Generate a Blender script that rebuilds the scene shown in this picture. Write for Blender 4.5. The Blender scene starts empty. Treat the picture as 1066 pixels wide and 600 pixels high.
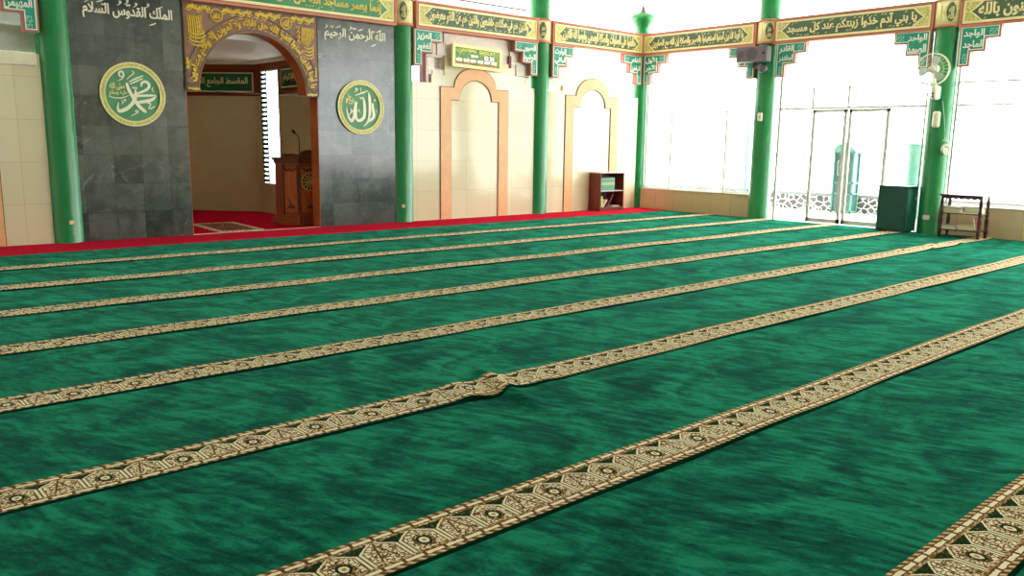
import bpy, math, random, unicodedata
from mathutils import Vector, Matrix
random.seed(7)
SC = bpy.context.scene
COL = SC.collection
PI = math.pi

# ------------------------------------------------------------------ materials
def srgb(r, g, b):
    f = lambda c: (c/255/12.92) if c/255 <= .04045 else ((c/255+.055)/1.055)**2.4
    return (f(r), f(g), f(b), 1)

class NT:
    """tiny helper that writes maths as shader nodes"""
    def __init__(s, m): s.m = m; s.t = m.node_tree; s.n = s.t.nodes; s.l = s.t.links
    def put(s, inp, v):
        if hasattr(v, 'is_output'): s.l.new(v, inp)
        elif v is not None: inp.default_value = v
    def m_(s, op, a, b=None, c=None):
        n = s.n.new('ShaderNodeMath'); n.operation = op
        for i, v in enumerate((a, b, c)):
            if v is not None: s.put(n.inputs[i], v)
        return n.outputs[0]
    def add(s, a, b): return s.m_('ADD', a, b)
    def sub(s, a, b): return s.m_('SUBTRACT', a, b)
    def mul(s, a, b): return s.m_('MULTIPLY', a, b)
    def lt(s, a, b): return s.m_('LESS_THAN', a, b)
    def gt(s, a, b): return s.m_('GREATER_THAN', a, b)
    def fr(s, a): return s.m_('FRACT', a)
    def ab(s, a): return s.m_('ABSOLUTE', a)
    def mx(s, a, b): return s.m_('MAXIMUM', a, b)
    def mn(s, a, b): return s.m_('MINIMUM', a, b)
    def between(s, v, lo, hi): return s.mul(s.gt(v, lo), s.lt(v, hi))
    def xyz(s):
        tc = s.n.new('ShaderNodeTexCoord'); sp = s.n.new('ShaderNodeSeparateXYZ')
        s.l.new(tc.outputs['Object'], sp.inputs[0]); return tc.outputs['Object'], sp.outputs[0], sp.outputs[1], sp.outputs[2]
    def vec(s, x, y, z=0.0):
        n = s.n.new('ShaderNodeCombineXYZ')
        for i, v in enumerate((x, y, z)): s.put(n.inputs[i], v)
        return n.outputs[0]
    def noise(s, v, scale, detail=3, rough=.5, dist=0):
        n = s.n.new('ShaderNodeTexNoise'); s.put(n.inputs['Vector'], v)
        n.inputs['Scale'].default_value = scale; n.inputs['Detail'].default_value = detail
        n.inputs['Roughness'].default_value = rough; n.inputs['Distortion'].default_value = dist
        return n.outputs[0]
    def voro(s, v, scale, feature='F1', out='Distance'):
        n = s.n.new('ShaderNodeTexVoronoi'); n.feature = feature; s.put(n.inputs['Vector'], v)
        n.inputs['Scale'].default_value = scale; return n.outputs[out]
    def mix(s, f, a, b):
        n = s.n.new('ShaderNodeMix'); n.data_type = 'RGBA'
        s.put(n.inputs[0], f); s.put(n.inputs[6], a); s.put(n.inputs[7], b); return n.outputs[2]
    def ramp(s, f, stops):
        n = s.n.new('ShaderNodeValToRGB'); e = n.color_ramp.elements
        while len(e) < len(stops): e.new(.5)
        for k, (p, c) in enumerate(stops): e[k].position = p; e[k].color = c
        s.put(n.inputs[0], f); return n.outputs[0]
    def bump(s, h, strength=.3, dist=.01):
        n = s.n.new('ShaderNodeBump'); n.inputs['Strength'].default_value = strength; n.inputs['Distance'].default_value = dist
        s.put(n.inputs['Height'], h); s.l.new(n.outputs[0], s.b.inputs['Normal'])

def mat(name, col, rough=.5, metal=0, spec=.5, vary=.06, vscale=6, sheen=0, emit=None, fn=None):
    m = bpy.data.materials.new(name); m.use_nodes = True
    k = NT(m); b = k.b = k.n['Principled BSDF']
    b.inputs['Roughness'].default_value = rough; b.inputs['Metallic'].default_value = metal
    b.inputs['Specular IOR Level'].default_value = spec
    if sheen:
        b.inputs['Sheen Weight'].default_value = sheen; b.inputs['Sheen Roughness'].default_value = .5
    if fn: k.put(b.inputs['Base Color'], fn(k))
    elif vary:
        v, x, y, z = k.xyz(); n = k.noise(v, vscale, 3)
        lo = tuple(c*(1-vary*1.6) for c in col[:3])+(1,); hi = tuple(min(1, c*(1+vary)) for c in col[:3])+(1,)
        k.put(b.inputs['Base Color'], k.ramp(n, [(.3, lo), (.7, hi)]))
    else: b.inputs['Base Color'].default_value = col
    if emit:
        b.inputs['Emission Color'].default_value = emit[0]; b.inputs['Emission Strength'].default_value = emit[1]
    return m

M = {}
def carpet_green(k):
    v, x, y, z = k.xyz()
    wx = k.mul(k.sub(k.noise(v, .55, 2), .5), 1.4)
    big = k.noise(k.vec(k.add(k.mul(x, .9), wx), k.mul(y, 1.0)), 2.1, 5, .62, 1.0)
    st = k.vec(k.add(k.mul(x, 3.4), k.add(k.mul(y, .9), wx)), k.mul(y, .95))
    streak = k.noise(st, 2.6, 5, .62, 1.1)
    st2 = k.vec(k.add(k.mul(x, 9.0), k.add(k.mul(y, 2.2), k.mul(wx, 3.))), k.mul(y, 1.6))
    hatch = k.noise(st2, 1.6, 3, .5, .4)
    gate = k.ramp(k.noise(k.vec(k.add(x, 31.), y), .8, 2), [(.46, (0, 0, 0, 1)), (.60, (1, 1, 1, 1))])
    fine = k.noise(v, 55, 2)
    st3 = k.vec(k.add(k.mul(x, 5.5), k.add(k.mul(y, 2.6), wx)), k.sub(k.mul(y, 2.0), k.mul(x, .4)))
    small = k.noise(st3, 3.4, 4, .65, .8)
    val = k.add(k.mul(big, .40), k.add(k.mul(streak, .32), k.mul(small, .28)))
    val = k.add(val, k.mul(k.mul(k.sub(hatch, .5), gate), .30))
    val = k.add(val, k.mul(k.sub(fine, .5), .06))
    k.bump(k.add(k.mul(fine, .5), k.mul(val, .6)), .25, .012)
    return k.ramp(val, [(.39, (.0012, .026, .016, 1)), (.455, (.0028, .066, .037, 1)), (.51, (.0055, .130, .070, 1)), (.575, (.012, .230, .130, 1))])
M['carpet'] = mat('green_pile', None, .8, spec=0, sheen=.11, fn=carpet_green)
M['carpet'].node_tree.nodes['Principled BSDF'].inputs['Sheen Tint'].default_value = (.22, .9, .66, 1)
M['binding'] = mat('dark_green_binding', (.002, .030, .018, 1), .9, spec=0, vary=.1)
BW = .285
def carpet_border(k):
    v, x, y, z = k.xyz()
    wob = k.mul(k.sub(k.noise(v, 60, 2), .5), .012)
    yy = k.add(y, wob)
    cream, tan, brown, dark = (.95, .83, .56, 1), (.50, .27, .09, 1), (.16, .07, .02, 1), (.018, .04, .016, 1)
    speck = k.noise(v, 75, 3, .7)
    # guard bands, mirrored about the middle of the band
    e = k.sub(BW/2, k.ab(k.sub(yy, BW/2)))            # distance from nearest edge
    rope = k.ramp(k.fr(k.add(k.mul(x, 22), k.mul(y, 18))), [(.0, brown), (.22, tan), (.48, cream), (.62, tan), (.8, brown)])
    dash = k.mix(k.lt(k.ab(k.sub(k.fr(k.mul(x, 11)), .5)), .42), brown, (1.0, .90, .66, 1))
    rope2 = k.ramp(speck, [(.42, brown), (.52, tan), (.66, cream)])
    col = k.mix(k.lt(e, .017), rope2, rope)
    col = k.mix(k.between(e, .017, .022), col, brown)
    col = k.mix(k.between(e, .022, .041), col, dash)
    col = k.mix(k.between(e, .041, .046), col, brown)
    # middle: a row of pointed cells, every second one with an eye
    P = .1725
    u = k.sub(k.fr(k.mul(x, 1/P)), .5)
    au = k.ab(u)
    par = k.gt(k.fr(k.mul(x, .5/P)), .5)
    h = k.sub(yy, .058)                                 # 0 .. .16
    top = k.sub(.178, k.mul(k.m_('POWER', k.mul(au, 2), 1.15), .066))
    inside = k.mul(k.lt(h, top), k.lt(au, .482))
    flecks = k.ramp(k.add(k.voro(k.vec(k.mul(x, 1.0), k.mul(yy, 1.15)), 46, 'DISTANCE_TO_EDGE'), k.mul(k.sub(speck, .5), .35)),
                    [(.028, brown), (.075, (.34, .19, .06, 1)), (.12, cream), (.5, (1.0, .93, .72, 1))])
    ring = k.m_('SQRT', k.add(k.m_('POWER', k.mul(u, P), 2), k.m_('POWER', k.mul(k.sub(h, .065), .8), 2)))
    eye = k.mix(k.mul(k.lt(ring, .042), k.gt(speck, .47)), flecks, brown)
    eye = k.mix(k.lt(ring, .030), eye, dark)
    eye = k.mix(k.lt(ring, .019), eye, cream)
    eye = k.mix(k.lt(ring, .008), eye, tan)
    leaf = k.mix(k.mul(k.lt(k.ab(k.sub(k.ab(k.mul(u, P)), k.mul(k.sub(.15, h), .28))), .004), k.gt(h, .02)), flecks, brown)
    cell = k.mix(par, leaf, eye)
    ds = k.mn(k.sub(top, h), k.mul(k.sub(.482, au), P))
    cell = k.mix(k.lt(ds, .017), cell, brown); cell = k.mix(k.lt(ds, .012), cell, (.95, .85, .58, 1))
    mid = k.mix(inside, k.mix(k.gt(speck, .60), dark, (.22, .14, .045, 1)), cell)
    col = k.mix(k.gt(e, .058), col, mid)
    col = k.mix(k.between(e, .046, .060), col, k.mix(k.lt(y, BW/2), rope2, rope2))
    k.bump(speck, .3, .006)
    return col
M['border'] = mat('woven_border', None, .85, spec=0, fn=carpet_border)
M['red'] = mat('red_pile', srgb(200, 36, 58), .9, spec=0, vary=.10, vscale=30)
M['maroon'] = mat('maroon_pile', srgb(190, 24, 48), .9, spec=0, vary=.15, vscale=9)  # runner red made darker, with the niche's dim light put into the colour

def tile_fn(w, h, c1, c2, mortar, ms=.003, marb=None):
    def f(k):
        v, x, y, z = k.xyz()
        b = k.n.new('ShaderNodeTexBrick'); b.offset = 0; b.squash = 1
        k.put(b.inputs['Vector'], k.vec(k.add(x, y), z))
        b.inputs['Scale'].default_value = 1; b.inputs['Brick Width'].default_value = w; b.inputs['Row Height'].default_value = h
        b.inputs['Mortar Size'].default_value = ms; b.inputs['Mortar Smooth'].default_value = .1; b.inputs['Bias'].default_value = 0
        b.inputs['Color1'].default_value = c1; b.inputs['Color2'].default_value = c2; b.inputs['Mortar'].default_value = mortar
        c = b.outputs[0]
        if marb:
            n1 = k.noise(v, 3.5, 6, .65, 1.5)
            c = k.mix(k.ramp(n1, [(.42, (0, 0, 0, 1)), (.75, (.75, .75, .75, 1))]), c, marb[0])
            ed = k.voro(k.vec(k.add(k.add(x, y), k.mul(n1, .6)), k.add(z, k.mul(n1, .5))), 1.3, 'DISTANCE_TO_EDGE')
            vein = k.mul(k.lt(ed, .004), k.gt(k.noise(v, 1.6, 2), .55))
            c = k.mix(k.mul(vein, .35), c, marb[1])
            blot = k.noise(k.vec(k.add(x, y), k.add(z, 3.0), 0.), 2.2, 5, .7, .5)
            c = k.mix(k.ramp(blot, [(.45, (0, 0, 0, 1)), (.62, (.55, .55, .55, 1))]), c, (.02, .034, .030, 1))
            spots = k.mul(k.gt(k.noise(v, 14, 3, .7), .70), .4)
            c = k.mix(spots, c, marb[1])
            fine = k.noise(v, 60, 3, .6)
            k.put(k.b.inputs['Roughness'], k.add(.07, k.mul(n1, .18)))
        return c
    return f
M['granite'] = mat('dark_granite', None, .15, spec=.6, fn=tile_fn(.40, .42, (.020, .030, .028, 1), (.115, .130, .122, 1), (.012, .014, .013, 1), .003,
                   ((.12, .135, .125, 1), (.42, .45, .43, 1))))
M['tile'] = mat('cream_tile', None, .10, spec=.55, fn=tile_fn(.60, .58, srgb(232, 220, 188), srgb(226, 212, 178), srgb(196, 176, 144), .0025))
M['silltile'] = mat('tan_sill_tile', None, .2, spec=.5, fn=tile_fn(.52, .9, srgb(214, 186, 150), srgb(208, 180, 144), srgb(170, 140, 108), .004))  # cream tile turned tan, its backlit shade put into the colour
M['block'] = mat('pinkish_granite_block', srgb(238, 224, 216), .35, vary=.07, vscale=22)
M['white'] = mat('white_paint', srgb(240, 240, 236), .6, vary=.02)
M['plaster'] = mat('cream_plaster', srgb(222, 214, 190), .7, vary=.03)
M['grey'] = mat('grey_paint', srgb(178, 186, 184), .6, vary=.04)
M['green'] = mat('green_gloss_paint', srgb(22, 134, 70), .22, spec=.55, vary=.05, vscale=2)
M['pink'] = mat('terracotta_paint', srgb(205, 126, 96), .5, vary=.06, vscale=9)
M['redline'] = mat('dark_terracotta', srgb(158, 82, 66), .5, vary=.06)
M['pinkbrown'] = mat('dusty_pink_brown', srgb(178, 112, 96), .5, vary=.05)
M['creamline'] = mat('cream_line', srgb(250, 236, 178), .5, vary=.03)
def arab(k):
    v, x, y, z = k.xyz()
    n = k.noise(v, 9, 3, .6, 1)
    d = k.voro(k.vec(k.add(k.add(x, y), k.mul(n, .06)), k.add(z, k.mul(n, .08))), 34, 'DISTANCE_TO_EDGE')
    return k.ramp(d, [(.05, srgb(236, 226, 150)), (.13, srgb(196, 186, 96)), (.32, srgb(158, 160, 66))])
M['field'] = mat('olive_arabesque', None, .55, fn=arab)
M['cart'] = mat('dark_green_cartouche', srgb(84, 106, 82), .5, vary=.08)
M['cartgreen'] = mat('green_cartouche', srgb(62, 146, 96), .5, vary=.05)
M['goldpaint'] = mat('gold_lettering', srgb(238, 206, 92), .4, vary=.10, vscale=20)
M['letter'] = mat('cream_lettering', srgb(252, 236, 172), .5, vary=.04)
M['pale'] = mat('pale_cream_lettering', srgb(255, 248, 224), .4, vary=.02)
M['whitel'] = mat('white_lettering', srgb(250, 250, 240), .5, vary=.02)
M['teal'] = mat('teal_panel', srgb(16, 150, 124), .5, vary=.06, vscale=12)
M['signgreen'] = mat('deep_green_panel', srgb(8, 104, 74), .45, vary=.06)
M['archbrown'] = mat('carved_brown_board', srgb(142, 98, 70), .45, vary=.14, vscale=14)
M['archgold'] = mat('carved_gold', srgb(248, 202, 44), .28, metal=0, vary=.16, vscale=25)
M['archdark'] = mat('dark_brown_groove', srgb(70, 42, 28), .5, vary=.1)
M['jamb'] = mat('orange_brown_jamb', srgb(186, 98, 44), .45, vary=.06)
M['peach'] = mat('peach_arch_paint', srgb(238, 178, 122), .4, vary=.04)
M['groove'] = mat('brown_groove', srgb(120, 82, 48), .6, vary=.05)  # brown for the painted shadow line beside the peach bands
M['olive'] = mat('olive_cream_wall', srgb(206, 200, 160), .55, vary=.03, vscale=3)
M['brownband'] = mat('brown_band', srgb(150, 78, 46), .6, vary=.05)
M['maroonframe'] = mat('dark_red_frame', srgb(112, 40, 28), .5, vary=.05)
M['medring'] = mat('olive_gold_ring', None, .5, fn=lambda k: (lambda q: k.ramp(k.voro(q[0], 38, 'DISTANCE_TO_EDGE'), [(.06, srgb(236, 228, 140)), (.2, srgb(176, 168, 70))]))(k.xyz()))
M['medgreen'] = mat('medallion_green', srgb(84, 152, 104), .5, vary=.04)
def wood_fn(c1, c2):
    def f(k):
        v, x, y, z = k.xyz()
        n = k.noise(k.vec(k.mul(x, 9), k.mul(y, 9), k.mul(z, .9)), 3, 4, .6, 1.2)
        return k.ramp(n, [(.3, c1), (.7, c2)])
    return f
M['wood'] = mat('reddish_wood', None, .3, fn=wood_fn(srgb(124, 56, 32), srgb(184, 92, 52)))
M['woodpanel'] = mat('orange_wood_panel', None, .3, fn=wood_fn(srgb(168, 80, 42), srgb(214, 118, 64)))
M['carved'] = mat('dark_carved_wood', None, .35, fn=wood_fn(srgb(70, 36, 24), srgb(128, 74, 50)))
M['shelfwood'] = mat('mahogany_board', None, .4, fn=wood_fn(srgb(104, 42, 30), srgb(138, 62, 44)))
M['shelfin'] = mat('dark_board', srgb(66, 28, 34), .5, vary=.1)
M['shelfedge'] = mat('pale_edge_strip', srgb(206, 186, 180), .45, vary=.05)
M['darkwood'] = mat('dark_turned_wood', srgb(72, 40, 38), .35, vary=.18, vscale=18)
M['boxgreen'] = mat('dark_green_cabinet', srgb(22, 78, 66), .45, vary=.10, vscale=5)
M['boxgreen2'] = mat('cabinet_door_green', srgb(34, 104, 84), .4, vary=.08, vscale=5)
M['speaker'] = mat('grey_speaker_case', srgb(122, 108, 116), .55, vary=.06)
M['speakerdark'] = mat('dark_speaker_grille', srgb(92, 82, 92), .6, vary=.1, vscale=90)
M['black'] = mat('black_plastic', srgb(26, 24, 28), .45, vary=.1)
M['plastic'] = mat('white_plastic', srgb(240, 234, 214), .35, vary=.02)
M['blade'] = mat('pale_fan_blade', srgb(206, 214, 212), .3, vary=.03)
M['alu'] = mat('aluminium_frame', srgb(226, 222, 214), .4, vary=.04)
M['brass'] = mat('aged_brass', srgb(236, 204, 130), .4, metal=.2, vary=.1)
M['concrete'] = mat('pale_concrete', srgb(222, 220, 212), .8, vary=.06, vscale=1.5)
def stones(k):
    v, x, y, z = k.xyz()
    q = k.vec(k.mul(y, 1.0), k.mul(z, 1.25), 0.)
    d = k.voro(q, 5.5, 'DISTANCE_TO_EDGE'); c = k.voro(q, 5.5, 'F1', 'Color')
    base = k.mix(c, (.045, .05, .055, 1), (.13, .125, .12, 1))
    return k.mix(k.lt(d, .07), base, (.75, .75, .72, 1))
M['stone'] = mat('rubble_stone', None, .8, fn=stones)
M['coping'] = mat('grey_coping', srgb(110, 116, 116), .8, vary=.1)
M['leaf'] = mat('pale_leaf', srgb(150, 186, 130), .6, vary=.2, vscale=8)
M['palegreen'] = mat('pale_green_metal', srgb(70, 122, 108), .4, vary=.06)
M['paneglass'] = mat('grey_green_pane', srgb(52, 78, 80), .3, vary=.1)
M['gilt'] = mat('yellow_gilt_frame', srgb(250, 240, 172), .35, vary=.05)
def led_fn(k):
    v, x, y, z = k.xyz(); n = k.noise(v, 9, 4, .6, 1)
    return k.ramp(n, [(.3, srgb(40, 92, 34)), (.5, srgb(92, 140, 44)), (.7, srgb(172, 186, 70))])
M['ledpanel'] = mat('printed_green_panel', None, .3, fn=led_fn)
M['ledwhite'] = mat('lit_white_digit', srgb(255, 240, 240), .4, vary=0, emit=((1, .80, .84, 1), .7))
M['ledorange'] = mat('orange_caption', srgb(240, 130, 70), .4, vary=.03)
M['yellowtext'] = mat('yellow_heading', srgb(255, 244, 120), .4, vary=.03)
def matrug(k):
    v, x, y, z = k.xyz()
    n = k.noise(v, 26, 3, .6, 1)
    e = k.mn(k.sub(.39, k.ab(x)), k.sub(.76, k.ab(y)))
    c = k.ramp(n, [(.42, srgb(96, 20, 24)), (.55, srgb(128, 32, 36)), (.62, srgb(190, 150, 110))])
    b = k.ramp(n, [(.4, srgb(150, 100, 70)), (.55, srgb(226, 204, 160))])
    c = k.mix(k.between(e, .0, .11), c, b)
    c = k.mix(k.between(e, .07, .085), c, srgb(110, 40, 34))
    return c
M['mat'] = mat('patterned_prayer_mat', None, .9, spec=.1, fn=matrug)
def glassmat():
    m = bpy.data.materials.new('clear_glass'); m.use_nodes = True
    k = NT(m); k.n.remove(k.n['Principled BSDF'])
    t = k.n.new('ShaderNodeBsdfTransparent'); t.inputs[0].default_value = (.97, .985, .98, 1)
    g = k.n.new('ShaderNodeBsdfGlossy'); g.inputs['Roughness'].default_value = .02
    f = k.n.new('ShaderNodeLayerWeight')
    fac = k.add(.02, k.mul(k.m_('POWER', f.outputs['Facing'], 5.0), .45))
    x = k.n.new('ShaderNodeMixShader')
    k.l.new(fac, x.inputs[0]); k.l.new(t.outputs[0], x.inputs[1]); k.l.new(g.outputs[0], x.inputs[2])
    k.l.new(x.outputs[0], k.n['Material Output'].inputs[0]); return m
M['glass'] = glassmat()
BOOK = {}
def book_mat(rgb):
    if rgb not in BOOK: BOOK[rgb] = mat('book_cover_%d' % len(BOOK), srgb(*rgb), .5, vary=.06, vscale=30)
    return BOOK[rgb]
M['paper'] = mat('book_pages', srgb(236, 226, 198), .8, vary=.04, vscale=60)

# ------------------------------------------------------------------ mesh building
class MB:
    def __init__(s): s.v = []; s.f = []; s.mi = []; s.mats = []; s.cur = 0; s.sm = []
    def use(s, m):
        if m not in s.mats: s.mats.append(m)
        s.cur = s.mats.index(m); return s
    def add(s, vs, fs, smooth=False):
        o = len(s.v); s.v += [Vector(p) for p in vs]
        for f in fs: s.f.append([o+i for i in f]); s.mi.append(s.cur); s.sm.append(smooth)
        return s
    def box(s, x0, y0, z0, x1, y1, z1, fn=None, bev=0):
        P = [(x, y, z) for z in (z0, z1) for y in (y0, y1) for x in (x0, x1)]
        F = [(0, 2, 3, 1), (4, 5, 7, 6), (0, 1, 5, 4), (2, 6, 7, 3), (0, 4, 6, 2), (1, 3, 7, 5)]
        if bev:
            b = min(bev, (x1-x0)*.45, (y1-y0)*.45, (z1-z0)*.45)
            P = []; 
            for sx in (0, 1):
                for sy in (0, 1):
                    for sz in (0, 1):
                        X = (x0, x1)[sx]; Y = (y0, y1)[sy]; Z = (z0, z1)[sz]
                        dx = b*(1-2*sx); dy = b*(1-2*sy); dz = b*(1-2*sz)
                        P += [(X, Y+dy, Z+dz), (X+dx, Y, Z+dz), (X+dx, Y+dy, Z)]
            i = lambda sx, sy, sz, k: ((sx*2+sy)*2+sz)*3+k
            F = []
            for a in (0, 1):
                q = [i(a, 0, 0, 0), i(a, 1, 0, 0), i(a, 1, 1, 0), i(a, 0, 1, 0)]; F.append(q if a else q[::-1])
                q = [i(0, a, 0, 1), i(0, a, 1, 1), i(1, a, 1, 1), i(1, a, 0, 1)]; F.append(q if a else q[::-1])
                q = [i(0, 0, a, 2), i(1, 0, a, 2), i(1, 1, a, 2), i(0, 1, a, 2)]; F.append(q if a else q[::-1])
            for a in (0, 1):
                for c in (0, 1):
                    F.append([i(a, c, 0, 0), i(a, c, 1, 0), i(a, c, 1, 1), i(a, c, 0, 1)])
                    F.append([i(a, 0, c, 0), i(a, 1, c, 0), i(a, 1, c, 2), i(a, 0, c, 2)])
                    F.append([i(0, a, c, 1), i(1, a, c, 1), i(1, a, c, 2), i(0, a, c, 2)])
                    for d in (0, 1): F.append([i(a, c, d, 0), i(a, c, d, 1), i(a, c, d, 2)])
        return s.add([fn(*p) for p in P] if fn else P, F)
    def prism(s, poly, z0, z1, fn):
        n = len(poly)
        vs = [fn(x, y, z0) for x, y in poly]+[fn(x, y, z1) for x, y in poly]
        fs = [list(range(n))[::-1], list(range(n, 2*n))]
        for i in range(n): j = (i+1) % n; fs.append([i, j, n+j, n+i])
        return s.add(vs, fs)
    def frame(s, outer, inner, z0, z1, fn):
        """band between two outlines with equal counts"""
        n = len(outer); L = [(p, z) for z in (z0, z1) for p in list(outer)+list(inner)]
        vs = [fn(p[0], p[1], z) for p, z in L]; fs = []
        for i in range(n):
            j = (i+1) % n
            fs += [[2*n+i, 2*n+j, 3*n+j, 3*n+i], [i, n+i, n+j, j], [i, j, 2*n+j, 2*n+i], [n+i, 3*n+i, 3*n+j, n+j]]
        return s.add(vs, fs)
    def lathe(s, prof, c, seg=32, axis=(0, 0, 1), a0=0, a1=2*PI, smooth=True, caps=True):
        ax = Vector(axis).normalized(); c = Vector(c)
        e1 = ax.orthogonal().normalized() if abs(ax.z) < .999 else Vector((1, 0, 0)); e2 = ax.cross(e1)
        full = abs(a1-a0-2*PI) < 1e-6; k = seg if full else seg+1
        vs = []
        for r, h in prof:
            for i in range(k):
                a = a0+(a1-a0)*i/seg
                vs.append(c+ax*h+(e1*math.cos(a)+e2*math.sin(a))*r)
        fs = []
        for j in range(len(prof)-1):
            for i in range(seg):
                i2 = (i+1) % k
                fs.append([j*k+i, j*k+i2, (j+1)*k+i2, (j+1)*k+i])
        s.add(vs, fs, smooth)
        if caps and full:
            if prof[0][0] > 1e-4: s.add(vs[:k], [list(range(k))[::-1]])
            if prof[-1][0] > 1e-4: s.add(vs[-k:], [list(range(k))])
        return s
    def tube(s, path, r, seg=8, closed=False):
        path = [Vector(p) for p in path]; n = len(path)
        R = r if isinstance(r, (list, tuple)) else [r]*n
        vs = []; prev = None
        for i, p in enumerate(path):
            a = path[(i-1) % n] if (i or closed) else p; b = path[(i+1) % n] if (i < n-1 or closed) else p
            t = (b-a).normalized()
            if prev is None: e = t.orthogonal().normalized()
            else:
                e = prev-t*prev.dot(t); e = e.normalized() if e.length > 1e-6 else t.orthogonal().normalized()
            prev = e; f = t.cross(e)
            for q in range(seg):
                w = 2*PI*q/seg; vs.append(p+(e*math.cos(w)+f*math.sin(w))*R[i])
        fs = []
        for i in range(n if closed else n-1):
            for q in range(seg):
                q2 = (q+1) % seg; i2 = (i+1) % n
                fs.append([i*seg+q, i*seg+q2, i2*seg+q2, i2*seg+q])
        if not closed: fs += [list(range(seg))[::-1], list(range((n-1)*seg, n*seg))]
        return s.add(vs, fs, True)
    def stroke(s, pts, w, z0, z1, fn, sub=5):
        """pen stroke: smooth flat ribbon with swelling and tapering width"""
        P = [Vector((p[0], p[1])) for p in pts]
        W = w if isinstance(w, (list, tuple)) else [w*.45]+[w]*(len(P)-2)+[w*.45]
        C = []; CW = []
        for i in range(len(P)-1):
            a = P[max(i-1, 0)]; b = P[i]; c = P[i+1]; d = P[min(i+2, len(P)-1)]
            for k in range(sub):
                t = k/sub
                C.append(.5*((2*b)+(c-a)*t+(2*a-5*b+4*c-d)*t*t+(3*b-a-3*c+d)*t**3)); CW.append(W[i]*(1-t)+W[i+1]*t)
        C.append(P[-1]); CW.append(W[-1]); L = []; Rr = []
        for i, p in enumerate(C):
            t = C[min(i+1, len(C)-1)]-C[max(i-1, 0)]
            if t.length < 1e-9: t = Vector((1, 0))
            t.normalize(); n = Vector((-t.y, t.x))
            L.append(p+n*CW[i]/2); Rr.append(p-n*CW[i]/2)
        n = len(C); vs = [fn(p.x, p.y, z) for z in (z0, z1) for p in L+Rr]; fs = []
        for i in range(n-1):
            fs += [[2*n+i, 3*n+i, 3*n+i+1, 2*n+i+1], [i, i+1, 2*n+i+1, 2*n+i], [n+i, 3*n+i, 3*n+i+1, n+i+1]]
        fs += [[0, 2*n, 3*n, n], [n-1, 2*n-1, 4*n-1, 3*n-1]]
        return s.add(vs, fs)
    def build(s, name, m=None, parent=None, loc=None, local=False, fix=True):
        if m is not None: s.mats = [m]; s.mi = [0]*len(s.f)
        L = Vector(parent.location) if parent is not None and parent.parent is None else None
        if parent is not None and parent.parent is not None: L = Vector(parent.parent.location)
        off = Vector((0, 0, 0)) if local else (L if L is not None else Vector(loc if loc else (0, 0, 0)))
        me = bpy.data.meshes.new(name)
        me.from_pydata([tuple(p-off) for p in s.v], [], s.f)
        for mm in s.mats: me.materials.append(mm)
        for p, i, sm in zip(me.polygons, s.mi, s.sm): p.material_index = i; p.use_smooth = sm
        if fix:
            import bmesh
            b = bmesh.new(); b.from_mesh(me); bmesh.ops.recalc_face_normals(b, faces=b.faces[:]); b.to_mesh(me); b.free()
        me.update()
        o = bpy.data.objects.new(name, me); COL.objects.link(o)
        if parent is not None: o.parent = parent
        elif not local and loc: o.location = loc
        return o

def tag(o, label=None, cat=None, group=None, kind=None):
    if label: o['label'] = label
    if cat: o['category'] = cat
    if group: o['group'] = group
    if kind: o['kind'] = kind
    return o
def thing(name, label, cat, loc=(0, 0, 0), rz=0, group=None):
    o = bpy.data.objects.new(name, None); COL.objects.link(o); o.location = loc; o.rotation_euler = (0, 0, rz)
    o.empty_display_size = .1
    return tag(o, label, cat, group)
def struct(o): o['kind'] = 'structure'; return o
def lab(o, t): o['label'] = t; return o
def copy_tree(o, parent=None):
    c = o.copy(); COL.objects.link(c)
    if parent is not None: c.parent = parent
    for ch in list(o.children): copy_tree(ch, c)
    return c
def Fr(O, r, u, n):
    O, r, u, n = Vector(O), Vector(r).normalized(), Vector(u).normalized(), Vector(n).normalized()
    return lambda x, y, z=0: O+r*x+u*y+n*z
def front(x, z, y=13.0785): return Fr((x, y, z), (1, 0, 0), (0, 0, 1), (0, -1, 0))     # seen on the front wall
def side(y, z, x=15.58): return Fr((x, y, z), (0, -1, 0), (0, 0, 1), (-1, 0, 0))      # seen on the right wall

# ------------------------------------------------------------------ Arabic lettering
FORMS = {}
for c in range(0xFE80, 0xFEFD):
    d = unicodedata.decomposition(chr(c)).split()
    if len(d) == 2 and d[0] in ('<isolated>', '<final>', '<initial>', '<medial>'):
        FORMS.setdefault(chr(int(d[1], 16)), {})[d[0][1:-1]] = chr(c)
LAM = {'\u0627': ('\uFEFB', '\uFEFC'), '\u0623': ('\uFEF7', '\uFEF8'), '\u0622': ('\uFEF5', '\uFEF6'), '\u0625': ('\uFEF9', '\uFEFA')}
def shape(s):
    if not any('\u0600' <= c <= '\u06ff' for c in s): return s
    out = []; prev = False; i = 0
    while i < len(s):
        c = s[i]
        if c == '\u0644' and i+1 < len(s) and s[i+1] in LAM:
            out.append(LAM[s[i+1]][1 if prev else 0]); prev = False; i += 2; continue
        f = FORMS.get(c)
        if not f: out.append(c); prev = False; i += 1; continue
        nxt = i+1 < len(s) and 'final' in FORMS.get(s[i+1], {})
        n = nxt and 'initial' in f
        k = 'medial' if prev and n else 'final' if prev else 'initial' if n else 'isolated'
        out.append(f.get(k, c)); prev = n; i += 1
    return ''.join(reversed(out))
TCACHE = {}
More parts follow.
